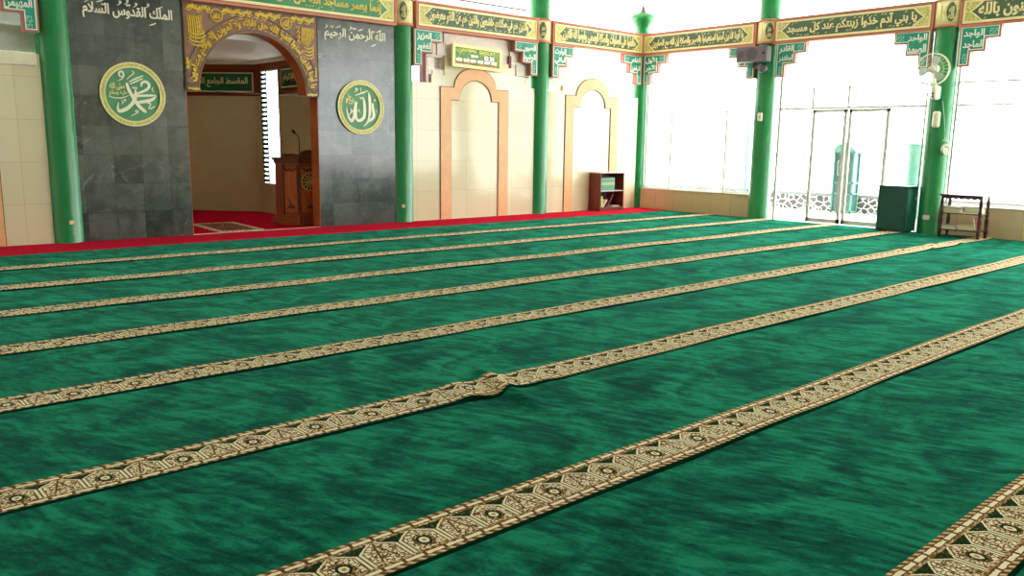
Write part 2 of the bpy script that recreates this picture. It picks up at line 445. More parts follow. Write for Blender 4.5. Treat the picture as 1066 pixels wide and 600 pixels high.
def text_geo(s, bold=.012):
    key = (s, bold)
    if key not in TCACHE:
        cu = bpy.data.curves.new('lettering', 'FONT'); cu.body = shape(s); cu.size = 1; cu.resolution_u = 2
        cu.extrude = .5; cu.offset = bold
        o = bpy.data.objects.new('lettering', cu); COL.objects.link(o)
        me = bpy.data.meshes.new_from_object(o.evaluated_get(bpy.context.evaluated_depsgraph_get()))
        vs = [tuple(v.co) for v in me.vertices]; fs = [list(p.vertices) for p in me.polygons]
        bpy.data.objects.remove(o); bpy.data.curves.remove(cu); bpy.data.meshes.remove(me)
        xs = [v[0] for v in vs]; ys = [v[1] for v in vs]
        TCACHE[key] = (vs, fs, min(xs), max(xs), min(ys), max(ys))
    return TCACHE[key]
def text(mb, s, cx, cy, w, h, z0, z1, fn, bold=.012):
    vs, fs, x0, x1, y0, y1 = text_geo(s, bold)
    q = [fn(cx+((v[0]-x0)/(x1-x0)-.5)*w, cy+((v[1]-y0)/(y1-y0)-.5)*h, z0+(v[2]+.5)*(z1-z0)) for v in vs]
    return mb.add(q, fs)
def rect(x0, y0, x1, y1): return [(x0, y0), (x1, y0), (x1, y1), (x0, y1)]

# ================================================================== SETTING
# one big hall; camera stands at the origin, front wall at Y = 13.08, right wall at X = 15.58
YW, XW = 13.08, 15.58
fl = struct(MB().box(-9, -9, -.12, XW+.3, YW+.3, -.012).build('floor', mat('floor_screed', srgb(150, 150, 140), .7)))
struct(MB().box(-9.2, -9, -.12, -9, YW+.3, 5.0).build('wall_left', M['plaster']))
struct(MB().box(-9.2, -9.2, -.12, XW+.3, -9, 5.0).build('wall_rear', M['plaster']))
struct(MB().box(-70, -60, -.30, 90, 80, -.13).build('ground', M['concrete']))
cl = MB().box(-9, -9, 5.0, 18.6, 18.4, 5.15).build('ceiling', M['white']); struct(cl)
sm = MB()
for a, b in (((15.77, 16.36), (16.67, 16.35)), ((16.67, 16.35), (15.4, 14.9)), ((16.2, 13.7), (17.6, 15.1)), ((15.7, 13.2), (18.4, 15.9)),
             ((13.0, 17.4), (15.77, 16.36)), ((17.0, 13.0), (17.9, 12.2))):
    d = Vector((b[0]-a[0], b[1]-a[1])); d.normalize(); n = Vector((-d.y, d.x))*.012
    sm.add([(a[0]-n.x, a[1]-n.y, 4.996), (b[0]-n.x, b[1]-n.y, 4.996), (b[0]+n.x, b[1]+n.y, 4.996), (a[0]+n.x, a[1]+n.y, 4.996),
            (a[0]-n.x, a[1]-n.y, 5.002), (b[0]-n.x, b[1]-n.y, 5.002), (b[0]+n.x, b[1]+n.y, 5.002), (a[0]+n.x, a[1]+n.y, 5.002)],
           [(0, 1, 2, 3), (4, 5, 6, 7), (0, 1, 5, 4), (1, 2, 6, 5), (2, 3, 7, 6), (3, 0, 4, 7)])
struct(sm.build('trim_1', mat('grey_joint', srgb(120, 116, 112), .7)))
sf = MB(); sf.use(M['white']).box(12.2, 16.1, 4.80, 15.05, 18.0, 4.995); sf.use(M['black']).box(12.2, 16.06, 4.80, 15.09, 16.10, 4.83); sf.box(15.05, 16.06, 4.80, 15.09, 18.0, 4.995)
struct(sf.build('trim_2'))

# --- front wall: granite pieces and the bay walls
def wall_poly(name, poly, m, y0=YW, y1=YW+.26):
    return struct(MB().prism(poly, y0, y1, lambda x, z, y: (x, y, z)).build(name, m))
wall_poly('wall_front', [(3.05, -.02), (4.83, -.02), (4.83, 4.3), (3.05, 4.3)], M['granite'])
wall_poly('wall_front', [(7.07, -.02), (8.83, -.02), (8.83, 4.3), (7.07, 4.3)], M['granite'])
wall_poly('wall_front', rect(4.83, 3.56, 7.07, 4.3), M['archbrown'])
jm = MB().box(7.060, YW+.004, 0, 7.075, YW+.262, 3.56).box(4.825, YW+.004, 0, 4.84, YW+.262, 3.56)
struct(jm.build('trim_3', M['jamb']))
# bay right of the granite: stepped tile wall
wall_poly('wall_front', [(8.83, -.02), (12.33, -.02), (12.33, 2.65), (11.86, 2.65), (11.86, 2.86), (11.58, 2.86), (11.58, 3.1), (9.78, 3.1), (9.78, 2.78), (9.46, 2.78), (9.46, 2.62), (8.83, 2.62)], M['tile'])
wall_poly('wall_front', [(12.33, -.02), (15.58, -.02), (15.58, 2.60), (15.2, 2.60), (15.2, 2.86), (14.9, 2.86), (14.9, 3.0), (13.2, 3.0), (13.2, 2.78), (12.98, 2.78), (12.98, 2.62), (12.33, 2.62)], M['tile'])
wall_poly('wall_front', [(-6, -.02), (3.05, -.02), (3.05, 2.63), (-6, 2.63)], M['tile'])
# upper stepped blockwork between tile and beam
ub = MB(); ub.use(M['block'])
T = lambda x, z, y: (x, y, z)
for x0, z0, x1, z1 in ((9.42, 2.6, 9.56, 3.12), (9.77, 2.75, 12.0, 3.56), (9.56, 3.1, 9.80, 3.56), (9.25, 3.1, 9.56, 3.56), (9.56, 2.6, 9.77, 2.89), (8.95, 3.3, 9.3, 3.56), (12.0, 2.9, 12.25, 3.56), (11.85, 2.6, 12.02, 2.95)):
    ub.prism(rect(x0, z0, x1, z1), YW+.05, YW+.24, T)
ub.prism(rect(9.5, 2.85, 9.8, 3.12), YW+.17, YW+.23, T)
for x0, z0, x1, z1, dy in ((9.62, 3.15, 9.9, 3.36, .03), (9.52, 2.66, 9.80, 2.86, .02), (11.45, 3.1, 11.75, 3.36, .035), (11.62, 2.88, 11.98, 3.1, .05), (11.85, 2.66, 12.0, 2.86, .03), (9.40, 2.86, 9.54, 3.08, .02)):
    ub.prism(rect(x0, z0, x1, z1), YW+.05-dy, YW+.06, T)
struct(ub.build('wall_front'))
ub = MB(); ub.use(M['block'])
for x0, z0, x1, z1, dy in ((12.45, 2.66, 12.72, 2.86, .03), (12.72, 2.66, 12.94, 2.86, .01), (12.62, 2.86, 12.86, 3.08, .04), (12.86, 2.86, 13.06, 3.06, .0), (12.86, 3.08, 13.1, 3.32, .04), (13.1, 3.14, 13.26, 3.30, .01)):
    ub.prism(rect(x0, z0, x1, z1), YW+.05-dy, YW+.2, T)
struct(ub.build('wall_front'))
# left bay: bright ledge course and grey soffit block
lg = MB(); lg.use(mat('pale_marble_ledge', srgb(240, 232, 204), .3, vary=.08, vscale=7)).box(-6, YW-.03, 2.46, 2.81, YW+.27, 2.64, bev=.012)
struct(lg.build('trim_4'))
gb = MB(); gb.use(M['grey']).box(-6, YW+.30, 2.66, 2.95, YW+.75, 3.02).box(-6, YW+.9, 3.02, 2.95, YW+1.2, 3.9)
struct(gb.build('trim_5'))
wp = MB().box(9.27, YW+.02, 2.62, 9.36, YW+.12, 3.2); wp.box(11.40, YW-.005, 3.02, 11.47, YW+.03, 3.26)
struct(wp.build('trim_6', M['maroonframe']))

# --- mihrab niche behind the arch
def wall_run(pts, z0, z1, m, name, t=.12, side_=1):
    for a, b in zip(pts[:-1], pts[1:]):
        d = Vector((b[0]-a[0], b[1]-a[1], 0)); n = Vector((-d.y, d.x, 0)).normalized()*t*side_
        P = [(a[0], a[1]), (b[0], b[1]), (b[0]+n.x, b[1]+n.y), (a[0]+n.x, a[1]+n.y)]
        struct(MB().prism(P, z0, z1, lambda x, y, z: (x, y, z)).build(name, m))
NX = 7.62
C1, C2 = (NX, 16.72), (6.56, 17.86)
wall_run([C1, C2, (5.30, 17.86), (4.26, 16.72), (4.26, 13.34)], -.02, 2.40, M['olive'], 'wall_back', side_=-1)
wall_run([C1, C2, (5.30, 17.86), (4.26, 16.72), (4.26, 13.34)], 2.40, 3.10, M['brownband'], 'wall_back', side_=-1)
# right niche wall with a tall window opening Y 15.68..16.56, z .60..2.90
WY0, WY1, WZ0, WZ1 = 15.70, 16.48, .60, 2.90
nw = MB()
nw.use(M['olive'])
for y0, z0, y1, z1 in ((13.34, -.02, WY0, 2.40), (WY0, -.02, WY1, WZ0), (WY1, -.02, 16.86, 2.40)): nw.box(NX, y0, z0, NX+.035, y1, z1)
nw.use(M['brownband'])
for y0, z0, y1, z1 in ((13.34, 2.40, WY0, 3.10), (WY0, WZ1, WY1, 3.10), (WY1, 2.40, 16.86, 3.10)): nw.box(NX, y0, z0, NX+.035, y1, z1)
struct(nw.build('wall_right'))
wall_poly('wall_back', rect(7.08, -.02, 7.74, 3.10), M['olive'], YW+.262, YW+.30)
wall_poly('wall_back', rect(4.14, -.02, 4.82, 3.10), M['olive'], YW+.262, YW+.30)
struct(MB().prism([(4.1, 13.345), (NX+.15, 13.345), (NX+.15, 16.8), (6.6, 18.0), (5.2, 18.0), (4.1, 16.8)], 3.10, 3.2, lambda x, y, z: (x, y, z)).build('ceiling', M['white']))
cn = MB(); cn.use(M['white'])
for a, b in ((C1, C2), ((NX, 13.36), C1), (C2, (5.3, 17.86))):
    d = Vector((b[0]-a[0], b[1]-a[1], 0)).normalized(); n = Vector((-d.y, d.x, 0))
    cn.prism([(a[0]-n.x*.0, a[1]), (b[0], b[1]), (b[0]+n.x*.12, b[1]+n.y*.12), (a[0]+n.x*.12, a[1]+n.y*.12)], 3.04, 3.10, lambda x, y, z: (x, y, z))
struct(cn.build('trim_7'))
struct(MB().prism([(4.26, 13.10), (NX, 13.10), C1, C2, (5.3, 17.86), (4.26, 16.72)], -.03, .006, lambda x, y, z: (x, y, z)).build('floor', M['maroon']))
struct(MB().box(4.82, YW-.005, 0, 7.08, YW+.05, .014, bev=.004).build('trim_8', M['white']))
# niche window with green louvre shutters on its far half
w = bpy.data.objects.new('window_1', None); COL.objects.link(w); w.location = (NX, 16.16, WZ0); struct(w)
f = MB()
for y0, z0, y1, z1 in ((WY0, WZ0, WY0+.02, WZ1), (WY1-.02, WZ0, WY1, WZ1), (WY0, WZ0, WY1, WZ0+.03), (WY0, WZ1-.03, WY1, WZ1)): f.box(NX+.0, y0, z0, NX+.02, y1, z1)
f.build('window_frame', M['alu'], w)
g = MB()
for i in range(3):
    y = WY0+.12+i*.14
    g.box(NX+.01, y, WZ0+.03, NX+.018, y+.010, WZ1-.03)
for i in range(5): g.box(NX+.01, WY0+.03, WZ0+.30+i*.42, NX+.016, WY0+.5, WZ0+.312+i*.42)
g.build('window_grille', M['alu'], w)
g = MB()
for i in range(24): g.box(NX-.018, WY0+.52, WZ0+.05+i*.093, NX-.010, WY1-.03, WZ0+.11+i*.093)
for y in (WY0+.50, WY1-.035): g.box(NX-.02, y, WZ0+.02, NX+.0, y+.02, WZ1-.02)
lab(g.build('window_shutter', M['palegreen'], w), 'pale green slatted shutter')
MB().box(NX+.024, WY0, WZ0, NX+.028, WY1, WZ1).build('window_pane', M['glass'], w)

# --- right wall: sills, windows, door
def sill(y0, y1, z):
    s_ = MB(); s_.use(M['silltile']).box(XW, y0, -.02, XW+.22, y1, z-.02); s_.use(M['white']).box(XW-.015, y0, z-.02, XW+.24, y1, z, bev=.005)
    struct(s_.build('wall_right'))
sill(9.95, 12.97, .50); sill(-4, 6.02, .53)
GX = XW+.11
def window(name, y0, y1, z0, z1, vbars, hbars, panes):
    w = bpy.data.objects.new(name, None); COL.objects.link(w); w.location = (GX, (y0+y1)/2, z0); struct(w)
    for (y, za, zb) in vbars: MB().box(GX-.022, y-.02, za, GX+.022, y+.02, zb).build('window_frame', M['alu'], w)
    for (z, ya, yb) in hbars: MB().box(GX-.02, ya, z-.014, GX+.02, yb, z+.014).build('window_frame', M['alu'], w)
    for (ya, za, yb, zb) in panes: MB().box(GX-.003, ya, za, GX+.003, yb, zb).build('window_pane', M['glass'], w)
window('window_2', 9.95, 12.97, .5, 3.56, [(12.2, .5, 2.25), (10.70, .5, 2.25), (12.93, .5, 3.5), (9.99, .5, 3.5)],
       [(2.25, 10.68, 12.22), (.515, 9.97, 12.95), (2.33, 9.97, 10.3)], [(9.97, .5, 12.95, 3.55)])
window('window_3', -4, 6.0, .53, 3.56, [(5.98, .53, 3.5), (4.2, .53, 2.3)], [(2.27, 2, 5.98), (2.66, 2, 5.98), (.55, -4, 5.98)], [(-4, .53, 5.98, 3.55)])
dr = bpy.data.objects.new('door_1', None); COL.objects.link(dr); dr.location = (GX, 8.0, 0); struct(dr)
fr_ = MB()
for y in (9.42, 6.42): fr_.box(GX-.03, y-.025, 0, GX+.03, y+.025, 3.5)
for y in (8.70, 7.96): fr_.box(GX-.02, y-.02, 2.28, GX+.02, y+.02, 2.68)
fr_.box(GX-.03, 6.42, 2.255, GX+.03, 9.42, 2.295); fr_.box(GX-.02, 6.42, 2.66, GX+.02, 9.42, 2.685)
fr_.build('door_frame', M['alu'], dr)
for y0, y1, hy in ((7.97, 8.69, 8.05), (7.14, 7.93, 7.86)):
    lf = MB()
    for a, b in ((y0, y0+.06), (y1-.06, y1)): lf.box(GX-.02, a, .015, GX+.02, b, 2.25)
    lf.box(GX-.02, y0, .015, GX+.02, y1, .10); lf.box(GX-.02, y0, 2.19, GX+.02, y1, 2.25)
    o = lf.build('door_leaf', M['alu'], dr)
    MB().tube([(GX-.03, hy, .98), (GX-.065, hy, 1.0), (GX-.065, hy, 1.24), (GX-.03, hy, 1.26)], .012).build('door_handle', M['plastic'], o)
    MB().box(GX-.003, y0+.05, .08, GX+.003, y1-.05, 2.21).build('door_pane', M['glass'], o)
MB().box(GX-.003, 8.71, .02, GX+.003, 9.40, 2.26).build('door_pane', M['glass'], dr)
MB().box(GX-.003, 6.44, .02, GX+.003, 7.12, 2.26).build('door_pane', M['glass'], dr)
MB().box(GX-.003, 6.44, 2.29, GX+.003, 9.40, 2.66).build('door_pane', M['glass'], dr)
MB().box(GX-.003, 6.44, 2.685, GX+.003, 9.40, 3.56).build('door_pane', M['glass'], dr)

# ================================================================== COLUMNS
R = .21
COLS = {}
def column(key, x, y, label, z1=5.0, facing=0, band=True, letter='\u0627\u0644\u0644\u0647'):
    t = thing('green_column', label, 'column', (x, y, -.01), 0)
    MB().lathe([(R+.004, -.01), (R+.004, .02), (R, .03), (R, z1)], (x, y, 0), 48).build('shaft', M['green'], t)
    if band:
        ff = lambda a, h, d: Vector((x+math.sin(facing+a/(R+.02))*(R+.02+d), y-math.cos(facing+a/(R+.02))*(R+.02+d), h))
        b = MB(); b.lathe([(R+.001, 3.60), (R+.02, 3.60), (R+.02, 4.06), (R+.001, 4.06)], (x, y, 0), 48)
        bo = b.build('painted_band', M['creamline'], t)
        b = MB()
        for z0, z1_ in ((3.585, 3.632), (4.03, 4.072)): b.lathe([(R, z0), (R+.03, z0), (R+.034, (z0+z1_)/2), (R+.03, z1_), (R, z1_)], (x, y, 0), 48)
        lab(b.build('band_moulding', M['pink'], t), 'terracotta band moulding')
        b = MB()
        N = 16
        for sgn in (-1, 1):   # olive spandrels either side
            for i in range(N):
                a0 = sgn*.165
                z0 = 3.66+(.34)*i/N; z1_ = 3.66+.34*(i+1)/N
                q = lambda z: sgn*(.012+.085*max(0, math.sin(PI*(z-3.655)/.36)))
                b.add([ff(a0, z0, .002), ff(q(z0), z0, .002), ff(q(z1_), z1_, .002), ff(a0, z1_, .002)], [(0, 1, 2, 3)])
        b.build('olive_panel', M['field'], bo, fix=False)
        b = MB(); pts = []
        for i in range(28):
            a = 2*PI*i/28; pts.append((.078*math.sin(a)*(1-.25*abs(math.cos(a))), 3.835+.165*math.cos(a)))
        c0 = ff(0, 3.835, .006)
        b.add([ff(p, z, .006) for p, z in pts]+[c0], [(i, (i+1) % 28, 28) for i in range(28)])
        b.build('medallion', M['cart'], bo, fix=False)
        b = MB(); text(b, letter, 0, 3.875, .075, .10, .007, .012, lambda u, v, d: ff(u, v, d), .03); text(b, letter, 0, 3.77, .085, .10, .007, .012, lambda u, v, d: ff(u, v, d), .03)
        b.build('lettering', M['letter'], bo)
    COLS[key] = t
    return t
YC, XC = YW+.08, XW+.10
column('A', 3.05, YC, 'round green column between dark granite wall and grey stepped soffit bay', facing=.0)
column('B', 8.83, YC, 'round green column between the dark granite and the cream tiled bay', facing=-.35)
column('C', 12.33, YC, 'round green column between the two peach arches, shaft rising above beams', facing=-.45, letter='\u0645\u062d\u0645\u062f')
column('E', XC-.02, 9.78, 'round green column behind the grey loudspeaker, left of the glass doors', facing=-PI/2+.55, letter='\u0645\u062d\u0645\u062f')
column('F', XC-.06, 6.22, 'round green column that carries the white fan', facing=-PI/2+.45)
tD = thing('green_column', 'slim green corner column topped by a bulb with a dark spike', 'column', (XC-.03, YC, -.01))
MB().lathe([(R-.03, -.01), (R-.03, 4.12)], (XC-.03, YC, 0), 40).build('shaft', M['green'], tD)
MB().lathe([(.17, 4.10), (.17, 4.20), (.20, 4.28), (.27, 4.36), (.29, 4.43), (.27, 4.50), (.22, 4.54), (.0, 4.55)], (XC-.03, YC, 0), 40).build('bulb', M['green'], tD)
lab(MB().lathe([(.14, 4.545), (.10, 4.57), (.045, 4.62), (.018, 4.74), (.012, 5.0)], (XC-.03, YC, 0), 24).build('spike', M['archdark'], tD), 'dark brown spike')

# ================================================================== BEAMS WITH CALLIGRAPHY
def beam(fn, x0, x1, label, txt, gold=False, tx=None, name='calligraphy_beam', z0=3.565, z1=4.06, rep=1):
    """fn maps (along, height, out) ; x0..x1 extent along the face"""
    c = fn((x0+x1)/2, z0, 0)
    t = thing(name, label, 'beam', c, 0, 'painted calligraphy beams on the columns')
    MB().box(x0, z0, -.28, x1, z1, 0, fn).build('body', M['pink'], t)
    m = MB(); m.use(M['pink']); m.frame(rect(x0, z0, x1, z1), rect(x0+.05, z0+.055, x1-.05, z1-.055), 0, .022, fn)
    m.use(M['redline']); m.frame(rect(x0+.034, z0+.038, x1-.034, z1-.038), rect(x0+.05, z0+.055, x1-.05, z1-.055), .022, .025, fn)
    m.build('border_moulding', None, t)
    m = MB().frame(rect(x0+.05, z0+.055, x1-.05, z1-.055), rect(x0+.085, z0+.09, x1-.085, z1-.09), 0, .014, fn)
    lab(m.build('border_line', M['creamline'], t), 'cream line inside the border')
    MB().box(x0+.085, z0+.09, -.002, x1-.085, z1-.09, .006, fn).build('field', M['field'], t)
    L = x1-x0; a = x0+.185; b = x1-.185; zc = (z0+z1)/2; hh = (z1-z0)/2-.098; sl = .18
    hexa = [(a, zc), (a+sl*.35, zc+hh*.28), (a+sl, zc+hh), (b-sl, zc+hh), (b-sl*.35, zc+hh*.28), (b, zc), (b-sl*.35, zc-hh*.28), (b-sl, zc-hh), (a+sl, zc-hh), (a+sl*.35, zc-hh*.28)]
    big = [((x-(a+b)/2)*(1+.03/(b-a)*2)+(a+b)/2, (z-zc)*1.07+zc) for x, z in hexa]
    ca = MB(); ca.prism(hexa, .004, .014, fn); co = ca.build('cartouche', M['cartgreen'] if gold else M['cart'], t)
    ol = MB(); ol.frame(big, hexa, .004, .016, fn); ol.build('cartouche_outline', M['creamline'], co)
    le = MB()
    ta, tb = (a+sl*.6, b-sl*.6) if tx is None else tx
    text(le, txt, (ta+tb)/2, zc, tb-ta, hh*1.72, .014, .024, fn, .034)
    # small vowel strokes filling the gaps as on the original panels
    rnd = random.Random(len(txt))
    n = int((tb-ta)*14)
    for i in range(n):
        x = ta+(tb-ta)*(i+.5)/n+rnd.uniform(-.02, .02); z = zc+rnd.choice((-1, 1))*hh*rnd.uniform(.66, .84)
        le.stroke([(x-.022, z-.010), (x, z+.004), (x+.02, z+.014)], .011, .014, .022, fn, 3)
    le.build('lettering', M['goldpaint'] if gold else M['letter'], co)
    return t
fw = Fr((0, YW-.11, 0), (1, 0, 0), (0, 0, 1), (0, -1, 0))
def fs(x, y, z=0): return Vector((XW-.09-z, -x, y))      # x = -Y along the wall
beam(fw, 3.27, 8.61, 'long beam with gold script on bright green above the gilded arch',
     '\u0625\u0646\u0645\u0627 \u064a\u0639\u0645\u0631 \u0645\u0633\u0627\u062c\u062f \u0627\u0644\u0644\u0647 \u0645\u0646 \u0622\u0645\u0646 \u0628\u0627\u0644\u0644\u0647 \u0648\u0627\u0644\u064a\u0648\u0645 \u0627\u0644\u0622\u062e\u0631 \u0648\u0623\u0642\u0627\u0645 \u0627\u0644\u0635\u0644\u0627\u0629 \u0648\u0622\u062a\u0649 \u0627\u0644\u0632\u0643\u0627\u0629', True)
beam(fw, 9.04, 12.11, 'painted beam above the bay with the lit prayer-time sign',
     '\u0648\u0627\u0644\u0630\u064a\u0646 \u0647\u0645 \u0641\u064a \u0635\u0644\u0627\u062a\u0647\u0645 \u062e\u0627\u0634\u0639\u0648\u0646 \u0648\u0627\u0644\u0630\u064a\u0646 \u0647\u0645 \u0639\u0646 \u0627\u0644\u0644\u063a\u0648 \u0645\u0639\u0631\u0636\u0648\u0646')
beam(fw, 12.53, 15.47, 'painted beam above the bay with the bookcase, ending at the corner column',
     '\u062d\u0627\u0641\u0638\u0648\u0627 \u0639\u0644\u0649 \u0627\u0644\u0635\u0644\u0648\u0627\u062a \u0648\u0627\u0644\u0635\u0644\u0627\u0629 \u0627\u0644\u0648\u0633\u0637\u0649 \u0648\u0642\u0648\u0645\u0648\u0627 \u0644\u0644\u0647 \u0642\u0627\u0646\u062a\u064a\u0646')
beam(fs, -13.0, -9.98, 'painted beam above the wide window, from corner column to loudspeaker',
     '\u064a\u0627 \u0623\u064a\u0647\u0627 \u0627\u0644\u0630\u064a\u0646 \u0622\u0645\u0646\u0648\u0627 \u0627\u0633\u062a\u0639\u064a\u0646\u0648\u0627 \u0628\u0627\u0644\u0635\u0628\u0631 \u0648\u0627\u0644\u0635\u0644\u0627\u0629 \u0625\u0646 \u0627\u0644\u0644\u0647 \u0645\u0639 \u0627\u0644\u0635\u0627\u0628\u0631\u064a\u0646')
beam(fs, -9.57, -6.43, 'painted beam above the glass doors with widely spaced cream script',
     '\u064a\u0627 \u0628\u0646\u064a \u0622\u062f\u0645 \u062e\u0630\u0648\u0627 \u0632\u064a\u0646\u062a\u0643\u0645 \u0639\u0646\u062f \u0643\u0644 \u0645\u0633\u062c\u062f')
beam(fs, -6.0, -2.9, 'painted beam running out of view above the small book rack',
     '\u0648\u062a\u0646\u0647\u0648\u0646 \u0639\u0646 \u0627\u0644\u0645\u0646\u0643\u0631 \u0648\u062a\u0624\u0645\u0646\u0648\u0646 \u0628\u0627\u0644\u0644\u0647')

# ------------------------------------------------------------------ stepped corner brackets
def bracket(fn, s, label, l1, l2, depth=.10):
    """fn origin at the beam/column corner; s=+1 steps away to the right"""
    P = [(0, 0), (.65*s, 0), (.65*s, -.21), (.43*s, -.21), (.43*s, -.42), (.20*s, -.42), (.20*s, -.66), (0, -.66)]
    def inset(d): return [(d*s, -d*.6), ((.65-d)*s, -d*.6), ((.65-d)*s, -.21+d), ((.43-d)*s, -.21+d), ((.43-d)*s, -.42+d), ((.20-d)*s, -.42+d), ((.20-d)*s, -.66+d), (d*s, -.66+d)]
    t = thing('stepped_bracket', label, 'bracket', fn(0, -.66, 0), 0, 'stepped teal brackets under the beams')
    MB().prism(P, -depth, .02, fn).build('backing', M['pinkbrown'], t)
    m = MB(); m.frame(inset(.028), inset(.042), .018, .028, fn); m.build('outline', M['whitel'], t)
    pn = MB().prism(inset(.042), .018, .024, fn).build('panel', M['teal'], t)
    for q_, zt in ((l1, -.125), (l2, -.305)):
        le = MB(); text(le, q_, .235*s, zt, .33, .15, .024, .031, fn, .03); le.build('lettering', M['whitel'], pn)
    for cx, cy, w_, h_ in ((.535, -.115, .13, .12), (.12, -.53, .085, .16)):
        k = MB()   # small square-script filler
        for i in range(3):
            for j in range(3):
                x = (cx+(i-1)*w_/3)*s; y = cy+(j-1)*h_/3; a = w_/3*.36; b = h_/3*.36
                q = [(x-a, y-b), (x-a, y+b), (x+a, y+b), (x+a, y)] if (i+j) % 2 else [(x+a, y+b), (x, y+b), (x, y-b), (x+a, y-b)]
                for p0, p1 in zip(q[:-1], q[1:]): k.stroke([p0, p1], [.009, .009], .024, .03, fn, 1)
        k.build('square_script', M['paleteal'], pn)
M['paleteal'] = mat('pale_teal', srgb(160, 220, 204), .5, vary=.03)
AL = '\u0627\u0644'
ffr = lambda x: Fr((x, YW-.10, 3.56), (1, 0, 0), (0, 0, 1), (0, -1, 0))
fsd = lambda y: Fr((XW-.085, y, 3.57), (0, -1, 0), (0, 0, 1), (-1, 0, 0))
bracket(ffr(2.86), -1, 'stepped teal bracket left of the column beside the granite', AL+'\u0633\u0644\u0627\u0645', AL+'\u0645\u0647\u064a\u0645\u0646', .10)
bracket(ffr(8.98), 1, 'stepped teal bracket left of the lit prayer-time sign', AL+'\u0639\u0632\u064a\u0632', AL+'\u063a\u0641\u0648\u0631')
bracket(ffr(12.10), -1, 'stepped teal bracket right of the lit prayer-time sign', AL+'\u0635\u0628\u0648\u0631', AL+'\u0631\u0634\u064a\u062f')
bracket(ffr(12.52), 1, 'stepped teal bracket beside the second peach arch, on its left', AL+'\u0648\u0627\u0631\u062b', AL+'\u0628\u0627\u0642\u064a')
bracket(ffr(15.44), -1, 'stepped teal bracket left of the slim corner column', AL+'\u0638\u0627\u0647\u0631', AL+'\u0628\u0627\u0637\u0646')
bracket(fsd(12.94), 1, 'stepped teal bracket right of the slim corner column', AL+'\u0623\u0648\u0644', AL+'\u0622\u062e\u0631')
bracket(fsd(9.96), -1, 'stepped teal bracket partly hidden by the grey loudspeaker', AL+'\u0645\u0642\u062f\u0645', AL+'\u0645\u0624\u062e\u0631')
bracket(fsd(9.48), 1, 'stepped teal bracket just right of the grey loudspeaker', AL+'\u0642\u0627\u062f\u0631', AL+'\u0645\u0642\u062a\u062f\u0631')
bracket(fsd(6.44), -1, 'stepped teal bracket whose foot is behind the white fan', AL+'\u0648\u0627\u062d\u062f', AL+'\u0635\u0645\u062f')
bracket(fsd(5.97), 1, 'stepped teal bracket right of the white fan', AL+'\u0648\u0627\u062c\u062f', AL+'\u0645\u0627\u062c\u062f')

# ================================================================== GILDED ARCH
ff = Fr((0, YW-.0015, 0), (1, 0, 0), (0, 0, 1), (0, -1, 0))
cx, cz, ea, eb = 5.945, 2.25, .905, .95
t = thing('carved_arch', 'brown arch panel with gilded script spanning the niche opening', 'arch', (cx, YW, 2.24))
N = 40
inn = [(cx+ea*math.cos(PI*i/N), cz+eb*math.sin(PI*i/N)) for i in range(N+1)]
MB().prism([(4.82, 2.235), (4.82, 3.56), (7.085, 3.56), (7.085, 2.235)]+inn, .0, .03, ff).build('board', M['archbrown'], t)
sof = MB()
q = [(cx+(ea+.004)*math.cos(PI*i/N), cz+(eb+.004)*math.sin(PI*i/N)) for i in range(N+1)]
q2 = [(cx+(ea-.003)*math.cos(PI*i/N), cz+(eb-.003)*math.sin(PI*i/N)) for i in range(N+1)]
sof.prism(q+q2[::-1], -.27, .020, ff); sof.build('soffit', M['jamb'], t)
gr = MB()
def ell(h, i, pk=0): a = PI*i/N; return (cx+(ea+h)*math.cos(a), cz+(eb+h)*math.sin(a)+pk*max(0, 1-abs(i-N/2)/5.))
gr.prism([ell(.235, i, .06) for i in range(N+1)]+[ell(.223, i, .06) for i in range(N, -1, -1)], .03, .037, ff)
gr.prism([ell(.03, i) for i in range(N+1)]+[ell(.022, i) for i in range(N, -1, -1)], .03, .037, ff)
gr.frame(rect(4.825, 2.24, 7.08, 3.55), rect(4.84, 2.255, 7.065, 3.535), .03, .036, ff)
for sx in (-1, 1):
    for k in range(2):
        x = cx+sx*(ea+.03+.1); gr.stroke([(x-.09, 2.40-k*.03), (x, 2.335-k*.03), (x+.09, 2.40-k*.03)], .012, .03, .037, ff)
gr.build('groove', M['archdark'], t)
le = MB()
band = lambda u, v, d: ff(cx+(ea+.04+v)*math.cos(PI*(1-u)), cz+(eb+.04+v)*math.sin(PI*(1-u)), d)
text(le, '\u064a\u0627 \u0623\u064a\u0647\u0627 \u0627\u0644\u0630\u064a\u0646 \u0622\u0645\u0646\u0648\u0627 \u0627\u062a\u0642\u0648\u0627 \u0627\u0644\u0644\u0647 \u062d\u0642 \u062a\u0642\u0627\u062a\u0647 \u0648\u0644\u0627 \u062a\u0645\u0648\u062a\u0646 \u0625\u0644\u0627 \u0648\u0623\u0646\u062a\u0645 \u0645\u0633\u0644\u0645\u0648\u0646',
     .5, .092, .92, .185, .03, .058, band, .034)
rnd = random.Random(3)
for i in range(60):
    u = .06+.88*i/59+rnd.uniform(-.004, .004); v = rnd.choice((.012, .165))+rnd.uniform(-.008, .008)
    le.stroke([(u-.006, v-.006), (u, v+.003), (u+.006, v+.010)], [.003, .006, .003], .03, .044, band, 3)
le.build('lettering', M['archgold'], t)
def leaf(mb, x, y, l, w, a, z0=.03, z1=.046):
    ca, sa = math.cos(a), math.sin(a); pts = []
    for i in range(12):
        k = 2*PI*i/12; px = l/2*math.cos(k); py = w/2*math.sin(k)*(1-.35*math.cos(k))
        pts.append((x+px*ca-py*sa, y+px*sa+py*ca))
    mb.prism(pts, z0, z1, ff)
